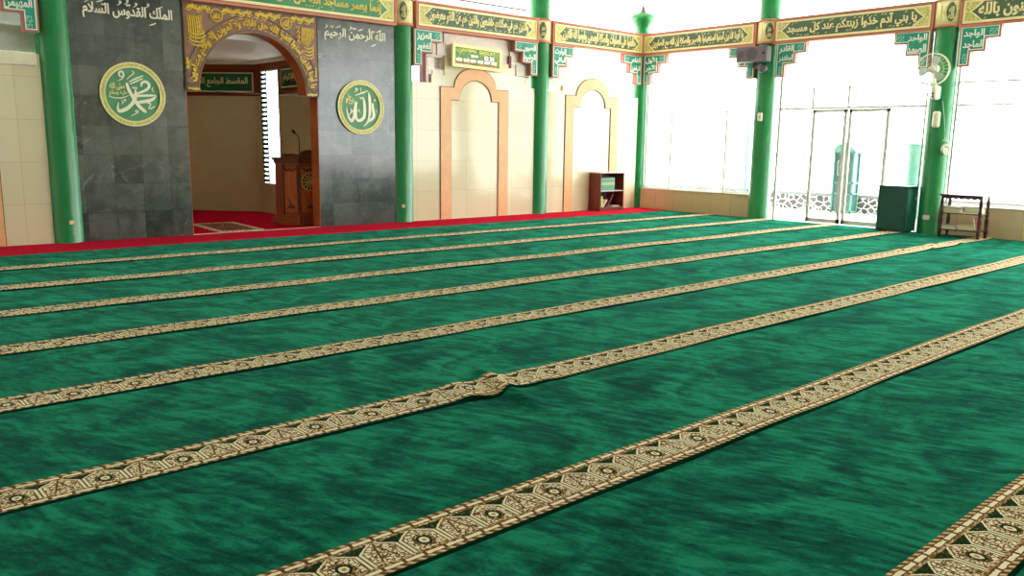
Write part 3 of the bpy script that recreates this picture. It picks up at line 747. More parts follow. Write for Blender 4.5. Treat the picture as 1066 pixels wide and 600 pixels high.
for lo, hi in ((4.92, cx-.72), (cx-.48, cx-.06), (cx+.06, cx+.44), (cx+.68, 6.99)):     # four lengths of leaf scroll along the top
    fo = MB(); n = int((hi-lo)/.044)
    for i in range(n+1):
        x = lo+(hi-lo)*i/n; z = 3.478+.014*math.sin(i*1.7)
        leaf(fo, x, z, .075, .036, .8*math.sin(i*2.1)+(.5 if x < cx else -.5)); leaf(fo, x+.015, z+.030, .048, .022, -.9*math.sin(i*1.3))
        if i % 3 == 0: fo.stroke([(x-.05, z-.03), (x-.01, z-.046), (x+.03, z-.03), (x+.05, z)], .014, .03, .043, ff, 4)
    fo.build('leaf_scroll', M['archgold'], t)
for sx in (-1, 1):
    fo = MB()
    for k in range(6): leaf(fo, cx+sx*1.078, 2.58+k*.026, .055, .034, k*1.1)
    fo.build('leaf_scroll', M['archgold'], t); fo = MB()
    for k in range(5): leaf(fo, cx+sx*(.93+.036*k), 2.272, .05, .03, k*.9)
    fo.build('leaf_scroll', M['archgold'], t)
for mx, w_ in ((cx-.60, '\u0645\u062d\u0645\u062f'), (cx+.56, '\u0627\u0644\u0644\u0647')):
    ci = lambda r: [(mx+r*math.cos(2*PI*i/32), 3.40+r*math.sin(2*PI*i/32)) for i in range(32)]
    md = MB(); md.frame(ci(.098), ci(.084), .03, .05, ff); text(md, w_, mx, 3.40, .115, .105, .03, .048, ff, .035)
    md.build('small_medallion', M['archgold'], t)
for sx in (-1, 1):      # upright square script in both spandrels
    bx = cx+sx*.90; kf = MB()
    for k in range(7):
        x = bx+(k-3)*.033-sx*(-.04); hgt = .34-.012*k if sx > 0 else .36
        kf.stroke([(x+.012*sx, 3.36), (x, 3.2), (x, 3.36-hgt+.035*abs(3-k))], [.017, .015, .012], .03, .048, ff, 3)
    for k in range(4):
        z = 3.10-.055*k
        kf.stroke([(bx-.15, z+.05), (bx-.10, z), (bx+.02, z-.012), (bx+.10, z+.03), (bx+.06, z+.055)] if sx < 0 else [(bx-.02, z-.05), (bx+.05, z-.075), (bx+.13, z-.05), (bx+.15, z+.0)], .017, .03, .048, ff, 4)
    for k in range(4):
        z = 3.35-.075*k
        kf.stroke([(bx-sx*.08-.08, z-.02), (bx-sx*.08-.05, z+.02), (bx-sx*.08-.02, z), (bx-sx*.08-.05, z-.04)], .014, .03, .048, ff, 4)
    kf.build('square_script', M['archgold'], t)

# granite inscriptions (each one set of applied letters)
def inscription(fn, txt, w, h, marks, label):
    c = fn(0, -h/2, 0); m = MB()
    text(m, txt, 0, 0, w, h, .002, .016, fn, .02)
    for x, y, k in marks:
        if k == 0: m.stroke([(x-.05, y-.016), (x, y), (x+.05, y+.024)], .017, .002, .014, fn)
        elif k == 1: m.stroke([(x-.03, y-.03), (x+.012, y+.0), (x+.022, y+.022), (x, y+.028), (x+.004, y+.004)], .014, .002, .014, fn)
        else: m.stroke([(x-.03, y+.016), (x-.02, y-.01), (x, y+.008), (x+.015, y-.01), (x+.028, y+.018)], .013, .002, .014, fn)
    o = m.build('wall_lettering', M['pale'], None, tuple(c)); return tag(o, label, 'lettering', 'raised inscriptions on the granite')
inscription(front(4.06, 3.29), '\u0627\u0644\u0645\u0644\u0643 \u0627\u0644\u0642\u062f\u0648\u0633 \u0627\u0644\u0633\u0644\u0627\u0645', 1.24, .225,
            [(.44, .125, 0), (.27, .135, 1), (.10, .125, 1), (-.0, .115, 2), (-.02, .155, 1), (-.12, .13, 1), (-.38, .13, 0), (-.33, .09, 2), (.33, -.12, 0), (-.56, .12, 1)],
            'cream raised script on the granite above the medallion with crossed strokes')
inscription(front(7.83, 3.315), '\u0627\u0644\u0644\u0647 \u0627\u0644\u0631\u062d\u0645\u0646 \u0627\u0644\u0631\u062d\u064a\u0645', 1.22, .225,
            [(.48, .125, 0), (.36, .11, 2), (.27, .12, 1), (.1, .115, 0), (-.02, .125, 2), (-.10, .12, 1), (-.34, .125, 0), (-.46, .12, 2), (-.57, .11, 1), (.36, -.125, 0)],
            'cream raised script on the granite above the medallion with three tall strokes')

# round calligraphy medallions
def medallion(x, z, r, label, strokes, pc, ps, small):
    fn = front(x, z); t = thing('calligraphy_medallion', label, 'medallion', fn(0, -r, 0), 0, 'round calligraphy medallions on the granite')
    ci = lambda q, n=64: [(q*math.cos(2*PI*i/n), q*math.sin(2*PI*i/n)) for i in range(n)]
    MB().prism(ci(r), .0, .02, fn).build('disc', M['medgreen'], t)
    ro = MB().frame(ci(r), ci(r*.845), .02, .036, fn).build('rim', M['medring'], t)
    e = MB(); e.frame(ci(r*1.004), ci(r*.965), .02, .042, fn); e.frame(ci(r*.875), ci(r*.835), .02, .042, fn)
    e.build('rim_edge', M['creamline'], ro)
    s_ = MB()
    for si, (pts, w) in enumerate(strokes):
        q = [((px-pc[0])/ps[0]*r, (pc[1]-py)/ps[1]*r) for px, py in pts]
        W = [a/ps[0]*r for a in w] if isinstance(w, (list, tuple)) else w/ps[0]*r
        s_.stroke(q, W, .02, .030+.0008*si, fn, 6)
    s_.build('lettering', M['pale'], t)
    for wd, px, py, w, h in small:
        s_ = MB(); text(s_, wd, (px-pc[0])/ps[0]*r, (pc[1]-py)/ps[1]*r, w/ps[0]*r, h/ps[1]*r, .02, .03, fn, .03); s_.build('small_lettering', M['letter'], t)
S1 = [([(372, 222), (378, 195), (405, 182), (432, 198), (432, 226), (405, 250), (345, 278), (298, 300)], [12, 20, 22, 22, 22, 20, 18, 12]),
      ([(258, 200), (268, 245), (300, 310), (345, 380), (385, 418), (400, 432)], [16, 26, 28, 28, 28, 8]),
      ([(492, 290), (450, 291), (400, 294), (350, 298), (305, 305)], [6, 16, 18, 18, 14]),
      ([(490, 292), (455, 322), (410, 338), (365, 346), (330, 352)], [8, 24, 28, 26, 14]),
      ([(322, 250), (322, 300), (300, 350), (262, 392), (222, 416), (186, 424), (176, 398), (186, 352)], [10, 26, 28, 28, 30, 26, 16, 4]),
      ([(276, 192), (330, 164), (390, 136)], [8, 14, 8]), ([(284, 208), (335, 184), (388, 158)], [8, 12, 8]),
      ([(190, 188), (225, 168), (238, 138), (226, 112), (204, 125), (208, 150), (232, 152)], [4, 10, 14, 14, 14, 12, 8]),
      ([(258, 172), (295, 140), (318, 118), (308, 104), (322, 126)], [4, 10, 12, 12, 8]),
      ([(300, 224), (308, 242), (320, 230), (328, 246), (338, 228)], 9), ([(464, 226), (456, 244), (470, 262)], 9),
      ([(412, 362), (428, 350), (436, 366), (418, 392), (438, 396), (472, 376)], 9), ([(272, 464), (300, 448), (332, 430), (326, 414), (312, 424), (334, 436)], 9),
      ([(205, 372), (222, 352), (238, 330), (244, 350)], 9), ([(212, 330), (206, 352)], 8), ([(112, 310), (160, 322), (220, 318), (272, 296)], 8)]
medallion(4.043, 2.14, .46, 'round green medallion with crossed cream script and double slash above it', S1, (303, 290), (258, 253),
          [('\u0635\u0644\u0649 \u0627\u0644\u0644\u0647', 182, 232, 118, 60), ('\u0639\u0644\u064a\u0647 \u0648\u0633\u0644\u0645', 190, 284, 140, 52)])
S2 = [([(398, 282), (400, 330), (408, 385), (400, 415), (372, 440), (345, 452)], [12, 22, 24, 22, 16, 4]),
      ([(362, 186), (370, 230), (373, 300), (370, 380), (352, 450), (312, 496)], [6, 24, 24, 22, 18, 3]),
      ([(316, 236), (324, 290), (325, 360), (318, 410), (290, 438), (262, 440), (250, 410), (256, 300)], [8, 22, 24, 24, 24, 22, 16, 6]),
      ([(262, 280), (240, 320), (234, 370), (228, 420), (208, 446), (186, 420), (172, 370), (166, 318)], [8, 16, 20, 24, 26, 18, 10, 3]),
      ([(240, 222), (300, 198), (356, 174)], [6, 12, 6]), ([(283, 232), (290, 248), (298, 236), (306, 248), (312, 228)], 8),
      ([(238, 194), (262, 174), (258, 156), (248, 166), (266, 176)], 8), ([(290, 148), (294, 168), (298, 188)], 7),
      ([(402, 258), (418, 252), (412, 270)], 9), ([(432, 336), (428, 352), (438, 360)], 8), ([(278, 338), (272, 356), (286, 372)], 8), ([(196, 340), (210, 350), (198, 362)], 9),
      ([(186, 396), (214, 364), (244, 352)], [4, 12, 8])]
medallion(7.905, 2.10, .47, 'round green medallion with three tall cream strokes, between arch and middle column', S2, (295, 325), (203, 240),
          [('\u062c\u0644', 185, 235, 50, 60), ('\u062c\u0644\u0627\u0644\u0647', 212, 278, 100, 66)])

# ================================================================== PEACH ARCH MOULDINGS
def arch_mould(xc, label):
    t = thing('arch_moulding', label, 'arch', (xc, YW, 0), 0, 'peach arch mouldings on the tile')
    def prof(w, zs, sh, rr, zr, z0=0.0):
        L = [(-w, z0), (-w, zs), (-w+sh, zs)]
        for i in range(1, 24):
            a = PI*(1-i/24); L.append((rr*math.cos(a), zs+(zr-zs)*math.sin(a)))
        return L+[(w-sh, zs), (w, zs), (w, z0)]
    fn = Fr((xc, YW-.0015, .018), (1, 0, 0), (0, 0, 1), (0, -1, 0))
    o = prof(.86, 2.54, .33, .53, 2.93); i = prof(.61, 2.31, .19, .42, 2.70)
    MB().prism(o+i[::-1], .0, .022, fn).build('band', M['peach'], t)
    o2 = prof(.872, 2.552, .33, .542, 2.942); g = MB(); g.prism(o2+o[::-1], 0, .012, fn)
    i2 = prof(.598, 2.298, .19, .408, 2.688); g.prism(i+i2[::-1], 0, .012, fn)
    g.build('edge_groove', M['groove'], t)  # thin brown strips stand in for the shadow line along the band edges
arch_mould(10.53, 'peach arch moulding under the lit prayer-time sign')
arch_mould(13.92, 'peach arch moulding partly behind the bookcase')
arch_mould(1.39, 'peach arch moulding of the bay with the pale ledge, mostly out of view')

# ================================================================== NICHE SIGNS
dv = Vector((C2[0]-C1[0], C2[1]-C1[1], 0)).normalized()
fA = Fr((C1[0], C1[1], 2.68), -dv, (0, 0, 1), (-.733, -.68, 0))
fB = Fr((NX, 15.55, 2.70), (0, -1, 0), (0, 0, 1), (-1, 0, 0))
def niche_sign(fn, x0, x1, h, txt, label):
    t = thing('calligraphy_sign', label, 'sign', fn((x0+x1)/2, -h/2, 0), 0, 'green calligraphy signs inside the niche')
    MB().box(x0-.05, -h/2-.06, 0, x1+.05, h/2+.06, .02, fn).build('frame', M['maroonframe'], t)
    MB().box(x0, -h/2, .02, x1, h/2, .03, fn).build('border_line', M['creamline'], t)
    p = MB().box(x0+.025, -h/2+.025, .03, x1-.025, h/2-.025, .036, fn).build('panel', M['signgreen'], t)
    le = MB(); text(le, txt, (x0+x1)/2, 0, (x1-x0)*.84, h*.52, .036, .044, fn, .01); le.build('lettering', M['letter'], p)
niche_sign(fA, -1.50, -.04, .40, '\u0627\u0644\u0645\u0642\u0633\u0637 \u0627\u0644\u062c\u0627\u0645\u0639 \u0627\u0644\u063a\u0646\u064a', 'green calligraphy sign on the niche back wall, left of its window')
niche_sign(fB, .04, 1.62, .36, '\u0630\u0648 \u0627\u0644\u062c\u0644\u0627\u0644 \u0648\u0627\u0644\u0625\u0643\u0631\u0627\u0645', 'green calligraphy sign right of the niche window, half behind the arch')

# ================================================================== PODIUM
t = thing('wooden_podium', 'carved reddish wood podium with gold emblem standing in the niche', 'podium', (7.10, 13.85, .008))
px = 7.145
def plan(s, w=.31, d0=13.62, d1=14.22, ch=.17):
    cxx, cyy = px, (d0+d1)/2; P = [(px-.20, d0), (px+.20, d0), (px+.36, d0+.28), (px+.36, d1), (px-.36, d1), (px-.36, d0+.28)]
    return [(cxx+(x-cxx)*s, cyy+(y-cyy)*s) for x, y in P]
up = lambda x, y, z: (x, y, z)
b = MB(); b.prism(plan(1.19), .008, .07, up); b.prism(plan(1.13), .07, .12, up); b.prism(plan(1.06), .12, .17, up); b.build('base', M['wood'], t)
MB().prism(plan(1.0), .17, 1.12, up).build('body', M['wood'], t)
PV = plan(1.0)
def face(i, j):
    a = Vector((*PV[i], 0)); b = Vector((*PV[j], 0)); r = (b-a).normalized(); n = Vector((r.y, -r.x, 0))
    return Fr(((a.x+b.x)/2, (a.y+b.y)/2, 0), r, (0, 0, 1), n), (b-a).length
fL, wL = face(5, 0); fF, wF = face(0, 1); fRr, wR = face(1, 2)
for fn, w in ((fL, wL), (fF, wF), (fRr, wR)): lab(MB().box(-w/2+.04, .23, 0, w/2-.04, 1.04, .012, fn, bev=.006).build('side_panel', M['woodpanel'], t), 'orange wood panel')
for fn, w in ((fL, wL), (fF, wF), (fRr, wR)):      # carved corner rolls and leaf scrolls
    cr = MB()
    for sx in (-1, 1): cr.tube([fn(sx*(w/2-.012), .18+.06*k, .008+.006*(k % 2)) for k in range(16)], .018, 6)
    for k in range(5): cr.stroke([(-.06+.03*k, .30), (-.04+.03*k, .34+.02*(k % 2)), (-.02+.02*k, .31)], .02, .012, .03, fn)
    cr.stroke([(-.07, .50), (-.03, .42), (.01, .37), (-.02, .33), (.04, .29)], .014, .012, .026, fn)
    cr.stroke([(-w/2+.05, 1.03), (-.06, .97), (0, 1.00), (.06, .97), (w/2-.05, 1.03)], .035, .012, .03, fn)
    cr.build('carving', M['carved'], t)
cn = MB(); cn.prism(plan(1.05), 1.10, 1.15, up); cn.prism(plan(1.13), 1.15, 1.20, up); cn.build('cornice', M['carved'], t)
cs = MB()
fc, wc = face(0, 1)
def crest(fn, w, hgt, base=1.20, n=24, arch=.10):
    top = []
    for i in range(n+1):
        u = -1+2*i/n; top.append((u*w/2, base+.035+arch*(1-u*u)+hgt*(.5+.5*math.cos(i*2.2))*.6))
    cs.prism([(-w/2, base-.02)]+top+[(w/2, base-.02)], -.02, .03, fn)
    for i in range(5):
        u = (i-2)/2.6; cs.stroke([(u*w/2-.03, base+.02), (u*w/2, base+.05+arch*(1-u*u)*.7), (u*w/2+.03, base+.03)], .022, .03, .045, fn)
crest(fF, wF*1.06, .06, arch=.08); crest(fL, wL*1.06, .035, arch=.02); crest(fRr, wR*1.06, .035, arch=.02)
cs.build('crest', M['carved'], t)
em = MB()
ci = lambda r: [(r*math.cos(2*PI*i/40), .78+r*math.sin(2*PI*i/40)) for i in range(40)]
em.use(M['carved']).prism(ci(.165), .012, .02, fF); em.use(M['brass']).frame(ci(.165), ci(.148), .02, .032, fF)
for k in range(12):
    a = 2*PI*k/12; em.stroke([(.05*math.cos(a), .78+.05*math.sin(a)), (.10*math.cos(a+.12), .78+.10*math.sin(a+.12)), (.145*math.cos(a), .78+.145*math.sin(a))], .02, .02, .03, fF)
text(em, '\u0627\u0644\u0644\u0647', 0, .78, .11, .08, .02, .034, fF, .03)
lab(em.build('emblem', None, t), 'round gold emblem')
tp = MB(); tp.prism(plan(.98), 1.195, 1.205, up); tp.build('top', M['wood'], t)
t = thing('microphone', 'black gooseneck microphone standing on the podium', 'microphone', (7.09, 13.85, 1.207))
MB().lathe([(.035, 1.207), (.035, 1.225), (.012, 1.235)], (7.09, 13.85, 0), 16).build('base', M['black'], t)
MB().tube([(7.09, 13.85, 1.23), (7.09, 13.85, 1.48), (7.085, 13.85, 1.56), (7.06, 13.86, 1.61), (7.02, 13.87, 1.63)], .009, 8).build('gooseneck', M['black'], t)
MB().tube([(7.03, 13.868, 1.625), (7.01, 13.872, 1.65), (6.99, 13.877, 1.675), (6.975, 13.88, 1.69)], [.012, .026, .026, .012], 10).build('head', M['black'], t)

# prayer mat in the niche
o = MB().box(-.39, -.76, 0, .39, .76, .012, bev=.004).build('prayer_mat', M['mat'], None, local=True)
o.location = (5.74, 13.98, .007); o.rotation_euler = (0, 0, -.06)
tag(o, 'small patterned prayer mat with cream border on the niche floor', 'prayer mat')

# ================================================================== CARPETS
o = MB().box(-6, 12.14, -.012, 15.56, YW-.027, .016, bev=.006).build('red_carpet', M['red'], None, (5, 12.6, -.012))
tag(o, 'narrow red carpet strip along the foot of the front wall', 'carpet')
NEAR = [10.735, 9.31, 7.905, 6.505, 5.095, 3.672, 2.282, .86, -.55]
far = 12.132
PXS = {6: 1.353-.258, 5: .606-.258}
LABS = ['green carpet row next to the red strip', 'second green carpet row from the red strip', 'third green carpet row from the red strip',
        'fourth green carpet row from the red strip, ending by the glass doors', 'green carpet row whose border ends at the dark green cabinet',
        'green carpet row with a wrinkled border', 'green carpet row just in front of the wrinkled one',
        'green carpet row two in front of the wrinkled one, near the camera', 'green carpet row closest to the camera, only a small corner in view']
# use the counting: rows 5 and 6 end at the cabinet and the rack
LABS[4] = 'green carpet row with border running to the small book rack'
LABS[3] = 'green carpet row with border running to the dark green cabinet'
RIDGES = [((13.0, 5.65), (14.6, 4.85), .020, .03), ((12.1, 5.55), (13.4, 4.9), .014, .03), ((9.4, 3.35), (11.2, 2.7), .010, .04), ((14.2, 4.5), (15.4, 4.0), .010, .05),
          ((2.85, 3.40), (3.05, 4.05), .018, .06), ((3.16, 3.40), (3.34, 4.05), .030, .045), ((3.48, 3.5), (3.60, 3.9), .010, .06)]
def hgt(x, y, k):
    z = 0
    for (a, b, h, s_) in RIDGES:
        if k != 5 and s_ >= .055 and h > .012: continue
        ax, ay = a; dx, dy = b[0]-ax, b[1]-ay; L2 = dx*dx+dy*dy
        tt = max(0, min(1, ((x-ax)*dx+(y-ay)*dy)/L2)); d2 = (x-ax-tt*dx)**2+(y-ay-tt*dy)**2
        z += h*math.exp(-d2/(2*s_*s_))
    z += .0035*math.sin(x*1.7+k*2)*math.sin(y*2.3+k)+.0018*math.sin(x*5.1+k)
    return z
prev_edge = lambda x: 0
for k, near in enumerate(NEAR):
    t = thing('prayer_carpet', LABS[k], 'carpet', (PXS.get(k, 5+.1*k), near, -.012), 0, 'green prayer carpet rows')
    xs = []; x = -6.0
    while x < 15.545:
        xs.append(x); fine = (k in (4, 5, 6) and ((2.6 < x < 3.9 and k >= 5) or x > 9.2))
        x += (.03 if x < 4 else .07) if fine else .22
    xs.append(15.55)
    def edge(x, k=k):
        e = .006*math.sin(x*1.1+k*1.3)+.004*math.sin(x*3.7+k)
        if k == 5: e += -.035*math.exp(-((x-3.08)/.10)**2)+.028*math.exp(-((x-3.32)/.10)**2)
        return e
    def P(x, y, pe=prev_edge):
        v = (y-near)/(far-near); e = edge(x)*max(0, 1-(y-near)/.5)+(pe(x)-.014)*max(0, 1-(far-y)/.3)
        return (x, y+e, .010-.010*v+hgt(x, y, k))
    ys = [near+BW+(far-near-BW)*i/(22 if k in (4, 5, 6) else 8) for i in range((22 if k in (4, 5, 6) else 8)+1)]
    m = MB(); n = len(ys)
    vs = [P(x, y) for x in xs for y in ys]; fs_ = [[i*n+j, (i+1)*n+j, (i+1)*n+j+1, i*n+j+1] for i in range(len(xs)-1) for j in range(n-1)]
    m.add(vs, fs_, True)
    # side and far hems
    for i in range(len(xs)-1):
        a = Vector(P(xs[i], ys[-1])); b = Vector(P(xs[i+1], ys[-1])); m.add([a, b, (b.x, b.y, -.011), (a.x, a.y, -.011)], [(0, 1, 2, 3)])
    for xx in (xs[0], xs[-1]):
        q = [Vector(P(xx, y)) for y in ys]
        for a, b in zip(q[:-1], q[1:]): m.add([a, b, (b.x, b.y, -.011), (a.x, a.y, -.011)], [(0, 1, 2, 3)])
    m.build('pile', M['carpet'], t, fix=False)
    m = MB(); yb = [near+BW*i/10 for i in range(11)]; n = 11
    m.use(M['border'])
    vs = [Vector(P(x, y))+Vector((0, 0, .002)) for x in xs for y in yb]
    m.add(vs, [[i*n+j, (i+1)*n+j, (i+1)*n+j+1, i*n+j+1] for i in range(len(xs)-1) for j in range(n-1)], True)
    m.use(M['binding'])
    hem = [Vector(P(x, near)) for x in xs]
    for a, b in zip(hem[:-1], hem[1:]):
        lo = lambda p: (p.x, p.y-.010, p.z-.006); bt = lambda p: (p.x, p.y-.010, -.011)
        m.add([(a.x, a.y, a.z+.002), (b.x, b.y, b.z+.002), lo(b), lo(a)], [(0, 3, 2, 1)]); m.add([lo(a), lo(b), bt(b), bt(a)], [(0, 3, 2, 1)])
    lab(m.build('patterned_border', None, t, fix=False), 'cream and brown patterned border')
    far = near; prev_edge = edge

# ================================================================== LIT SIGN
fn = Fr((10.50, YW-.10, 3.145), (1, 0, -.03), (.03, 0, 1), (0, -1, 0))
t = thing('prayer_time_sign', 'lit prayer-time sign in a yellow frame above the first peach arch', 'sign', fn(0, -.21, 0))
MB().box(-.62, -.215, -.06, .62, .215, .0, fn, bev=.01).build('case', M['gilt'], t)
MB().frame(rect(-.62, -.215, .62, .215), rect(-.555, -.155, .555, .155), 0, .02, fn).build('frame', M['gilt'], t)
p = MB().box(-.556, -.156, -.001, .556, .156, .005, fn).build('panel', M['ledpanel'], t)
for tx, xx, ww in (('JADWAL', -.22, .40), ('SHOLAT', .24, .40)):
    m = MB(); text(m, tx, xx, .106, ww, .066, .005, .010, fn, .02); lab(m.build('heading', M['yellowtext'], p), 'yellow heading letters')
for tx, xx, yy, ww, h_ in [(q_, -.45+i*.175, -.072, .135, .058) for i, q_ in enumerate(('04:28', '05:48', '12:04', '15:25', '18:10', '19:22'))]+[('13 24', .30, .012, .24, .085), ('25-02', -.08, .022, .17, .042)]:
    m = MB(); text(m, tx, xx, yy, ww, h_, .005, .012, fn, .04); lab(m.build('digits', M['ledwhite'], p), 'lit white digits')
for i, s_ in enumerate(('SUBUH', 'SYURUQ', 'DZUHUR', 'ASHAR', 'MAGHRIB', 'ISYA')):
    m = MB(); text(m, s_, -.45+i*.175, -.128, .125, .030, .005, .010, fn, .02); lab(m.build('caption', M['ledorange'], p), 'small orange caption')

# ================================================================== BOOKCASE AND BOOKS
X0, X1, Y0, Y1, H = 13.86, 14.66, 12.70, 13.05, .89
zb = .016
t = thing('bookcase', 'small mahogany bookcase on the red carpet near the corner', 'bookcase', ((X0+X1)/2, (Y0+Y1)/2, zb))
for x in (X0, X1-.025): MB().box(x, Y0, zb, x+.025, Y1, H-.025, bev=.003).build('side_panel', M['shelfwood'], t)
MB().box(X0+.025, Y1-.02, zb, X1-.025, Y1, H-.025).build('back_panel', M['shelfin'], t)
MB().box(X0-.01, Y0-.012, H-.025, X1+.01, Y1, H, bev=.004).build('top', M['shelfedge'], t)
MB().box(X0+.025, Y0+.01, .455, X1-.025, Y1-.02, .475, bev=.003).build('shelf', M['shelfedge'], t)
MB().box(X0+.025, Y0+.005, .075, X1-.025, Y1-.02, .095, bev=.003).build('bottom_shelf', M['shelfwood'], t)
MB().box(X0+.025, Y0+.015, zb, X1-.025, Y0+.035, .075).build('plinth', M['shelfwood'], t)
def make_book(loc, th, d, h, rgb, label, group=None, rot=(0, 0, 0), bands=None):
    """upright closed book, spine towards -Y; th along X, d along Y, h along Z"""
    t = thing('book', label, 'book', loc, 0, group); t.rotation_euler = rot
    m = MB(); bm_ = book_mat(rgb)
    m.box(0, 0, 0, .004, d, h); m.box(th-.004, 0, 0, th, d, h); m.box(0, -.004, 0, th, .004, h, bev=.002)
    if bands:
        m.use(bm_); m.mi = [0]*len(m.f)
        m.use(book_mat(bands)); m.box(.001, -.006, h*.42, th-.001, -.003, h*.64); m.box(.001, -.006, h*.86, th-.001, -.003, h*.89)
        m.build('cover', None, t, local=True)
    else: m.build('cover', bm_, t, local=True)
    MB().box(.004, .004, .004, th-.004, d-.005, h-.004).build('pages', M['paper'], t, local=True)
    return t
ORD = ['leftmost', 'second', 'third', 'fourth', 'fifth', 'sixth', 'seventh', 'rightmost']
for i in range(8):
    make_book((X0+.045+i*.062, Y0+.06, .476), .058, .19, .29, (92, 160, 132), 'pale-banded green volume, %s of the eight on the upper bookcase shelf' % ORD[i], 'green volumes on the upper shelf', bands=(176, 186, 128))
for i, (th, h, rgb, nm) in enumerate(((.05, .26, (70, 150, 110), 'green book standing at the left of the lower bookcase shelf'), (.035, .25, (232, 224, 120), 'yellow book standing on the lower bookcase shelf'), (.025, .24, (120, 176, 120), 'thin pale green book between the green and the yellow one'))):
    make_book((X0+(.035, .115, .088)[i], Y0+.06, .096), th, .18, h, rgb, nm)
make_book((X0+.165, Y0+.06, .113), .025, .17, .20, (236, 230, 220), 'white book leaning right on the lower bookcase shelf', rot=(0, math.radians(38), 0))
make_book((X0+.30, Y0+.06, .114), .028, .18, .33, (130, 50, 48), 'dark red book leaning far over on the lower bookcase shelf', rot=(0, math.radians(36), 0))
make_book((X0+.50, Y0+.06, .122), .025, .17, .22, (214, 200, 196), 'pale book lying flat at the right of the lower bookcase shelf', rot=(0, math.radians(90), 0))

# ================================================================== DARK GREEN CABINET BY THE DOOR
t = thing('green_cabinet', 'dark green wooden cabinet standing between glass doors and fan column', 'cabinet', (15.36, 6.72, .012), 0)
ang = math.radians(-3)
def cb(x0, y0, z0, x1, y1, z1, bev=0):
    return MB().box(x0, y0, z0, x1, y1, z1, bev=bev)
t.rotation_euler = (0, 0, ang)
m = cb(-.19, -.27, .01, .17, .27, .80, .006); m.build('body', M['boxgreen'], t, local=True)
cb(-.205, -.285, .80, .18, .28, .825, .006).build('top', M['boxgreen'], t, local=True)
cb(-.203, -.255, .04, -.19, .255, .78, .004).build('front_panel', M['boxgreen'], t, local=True)
dd = cb(-.175, -.285, .04, .155, -.27, .78, .004).build('door', M['boxgreen2'], t, local=True)
MB().lathe([(.0, .0), (.022, .004), (.026, .018), (.018, .03), (.0, .034)], (.10, -.285, .60), 14, (0, -1, 0)).build('knob', M['brass'], dd, local=True)

# ================================================================== BOOK RACK
t = thing('book_rack', 'small dark wooden rack with turned legs under the right window', 'rack', (15.18, 5.50, .0))
rx0, rx1, ry0, ry1 = 15.03, 15.36, 5.18, 5.80
def leg(x, y, h):
    pr = [(.014, .012), (.02, .025), (.013, .05), (.022, .08), (.022, .14), (.013, .17), (.020, .24), (.024, .30), (.014, .36), (.022, .39), (.022, .45), (.014, .48), (.019, .56), (.022, .60), (.013, h-.03), (.018, h-.01), (.01, h)]
    return MB().lathe([(r_*1.4, z+.002) for r_, z in pr], (x, y, 0), 14)
for x in (rx0, rx1):
    for y in (ry0, ry1): leg(x, y, .715 if x == rx0 else .72).build('leg', M['darkwood'], t)
MB().box(rx0-.03, ry0-.02, .718, rx0+.24, ry1+.05, .744, bev=.004).build('top', M['darkwood'], t)
ap = MB(); pts = [(-(ry0-ry1)/2*0+ry0+.01, .715)]
na = 24; bot = [(ry0+.01+(ry1-ry0-.02)*i/na, 0.672-.010*math.cos(i*PI/2)) for i in range(na+1)]
ap.prism([(ry1-.01, .718), (ry0+.01, .718)]+bot, rx0-.006, rx0+.006, lambda y, z, x: (x, y, z)); ap.build('apron', M['darkwood'], t)
MB().box(rx0-.012, ry0-.01, .415, rx1+.012, ry1+.01, .430, bev=.003).build('shelf', M['darkwood'], t)
MB().box(rx0-.012, ry0-.01, .130, rx1+.012, ry1+.01, .148, bev=.003).build('shelf', M['darkwood'], t)
def flat_book(x, y, z, w, d, th, rgb, label, rz=0):
    t = thing('book', label, 'book', (x, y, z), rz, 'books on the dark rack')
    m = MB(); m.box(-w/2, -d/2, 0, w/2, d/2, .005, bev=.001); m.box(-w/2, -d/2, th-.005, w/2, d/2, th, bev=.001); m.box(w/2-.005, -d/2, 0, w/2, d/2, th)
    m.build('cover', book_mat(rgb), t, local=True)
    MB().box(-w/2+.005, -d/2+.004, .005, w/2-.005, d/2-.004, th-.005).build('pages', M['paper'], t, local=True)
flat_book(15.17, 5.66, .431, .22, .24, .035, (196, 184, 140), 'tan book at the bottom of the left pile on the rack middle shelf', .03)
flat_book(15.17, 5.66, .467, .21, .23, .035, (206, 194, 150), 'tan book in the middle of the left pile on the rack middle shelf', -.02)
flat_book(15.18, 5.66, .503, .21, .24, .035, (150, 140, 120), 'grey-brown book topping the left pile on the rack middle shelf', .02)
flat_book(15.17, 5.32, .431, .22, .26, .045, (208, 196, 160), 'tan book at the bottom of the right pile on the rack middle shelf', .02)
flat_book(15.18, 5.32, .477, .21, .24, .04, (236, 232, 222), 'white book in the right pile on the rack middle shelf', -.04)
flat_book(15.20, 5.36, .518, .18, .28, .03, (170, 156, 140), 'grey book topping the right pile on the rack middle shelf', .06)
flat_book(15.17, 5.68, .149, .21, .22, .04, (214, 200, 160), 'cream book at the foot of the left pile on the rack bottom shelf', .0)
flat_book(15.17, 5.67, .190, .22, .24, .03, (110, 84, 76), 'brown book topping the left pile on the rack bottom shelf', .04)
flat_book(15.18, 5.40, .149, .22, .26, .04, (226, 214, 180), 'cream book at the foot of the middle pile on the rack bottom shelf', .02)
flat_book(15.18, 5.41, .190, .21, .26, .035, (200, 170, 110), 'yellowish book topping the middle pile on the rack bottom shelf', -.03)
tb = thing('book', 'dark red book leaning beside the pile on the rack bottom shelf', 'book', (15.14, 5.232, .154), 0, None)
tb.rotation_euler = (math.radians(-12), 0, 0)
MB().box(-.10, -.018, 0, .12, .018, .22, bev=.003).build('cover', book_mat((150, 62, 60)), tb, local=True)
MB().box(-.103, -.013, .006, .10, .013, .216).build('pages', M['paper'], tb, local=True)

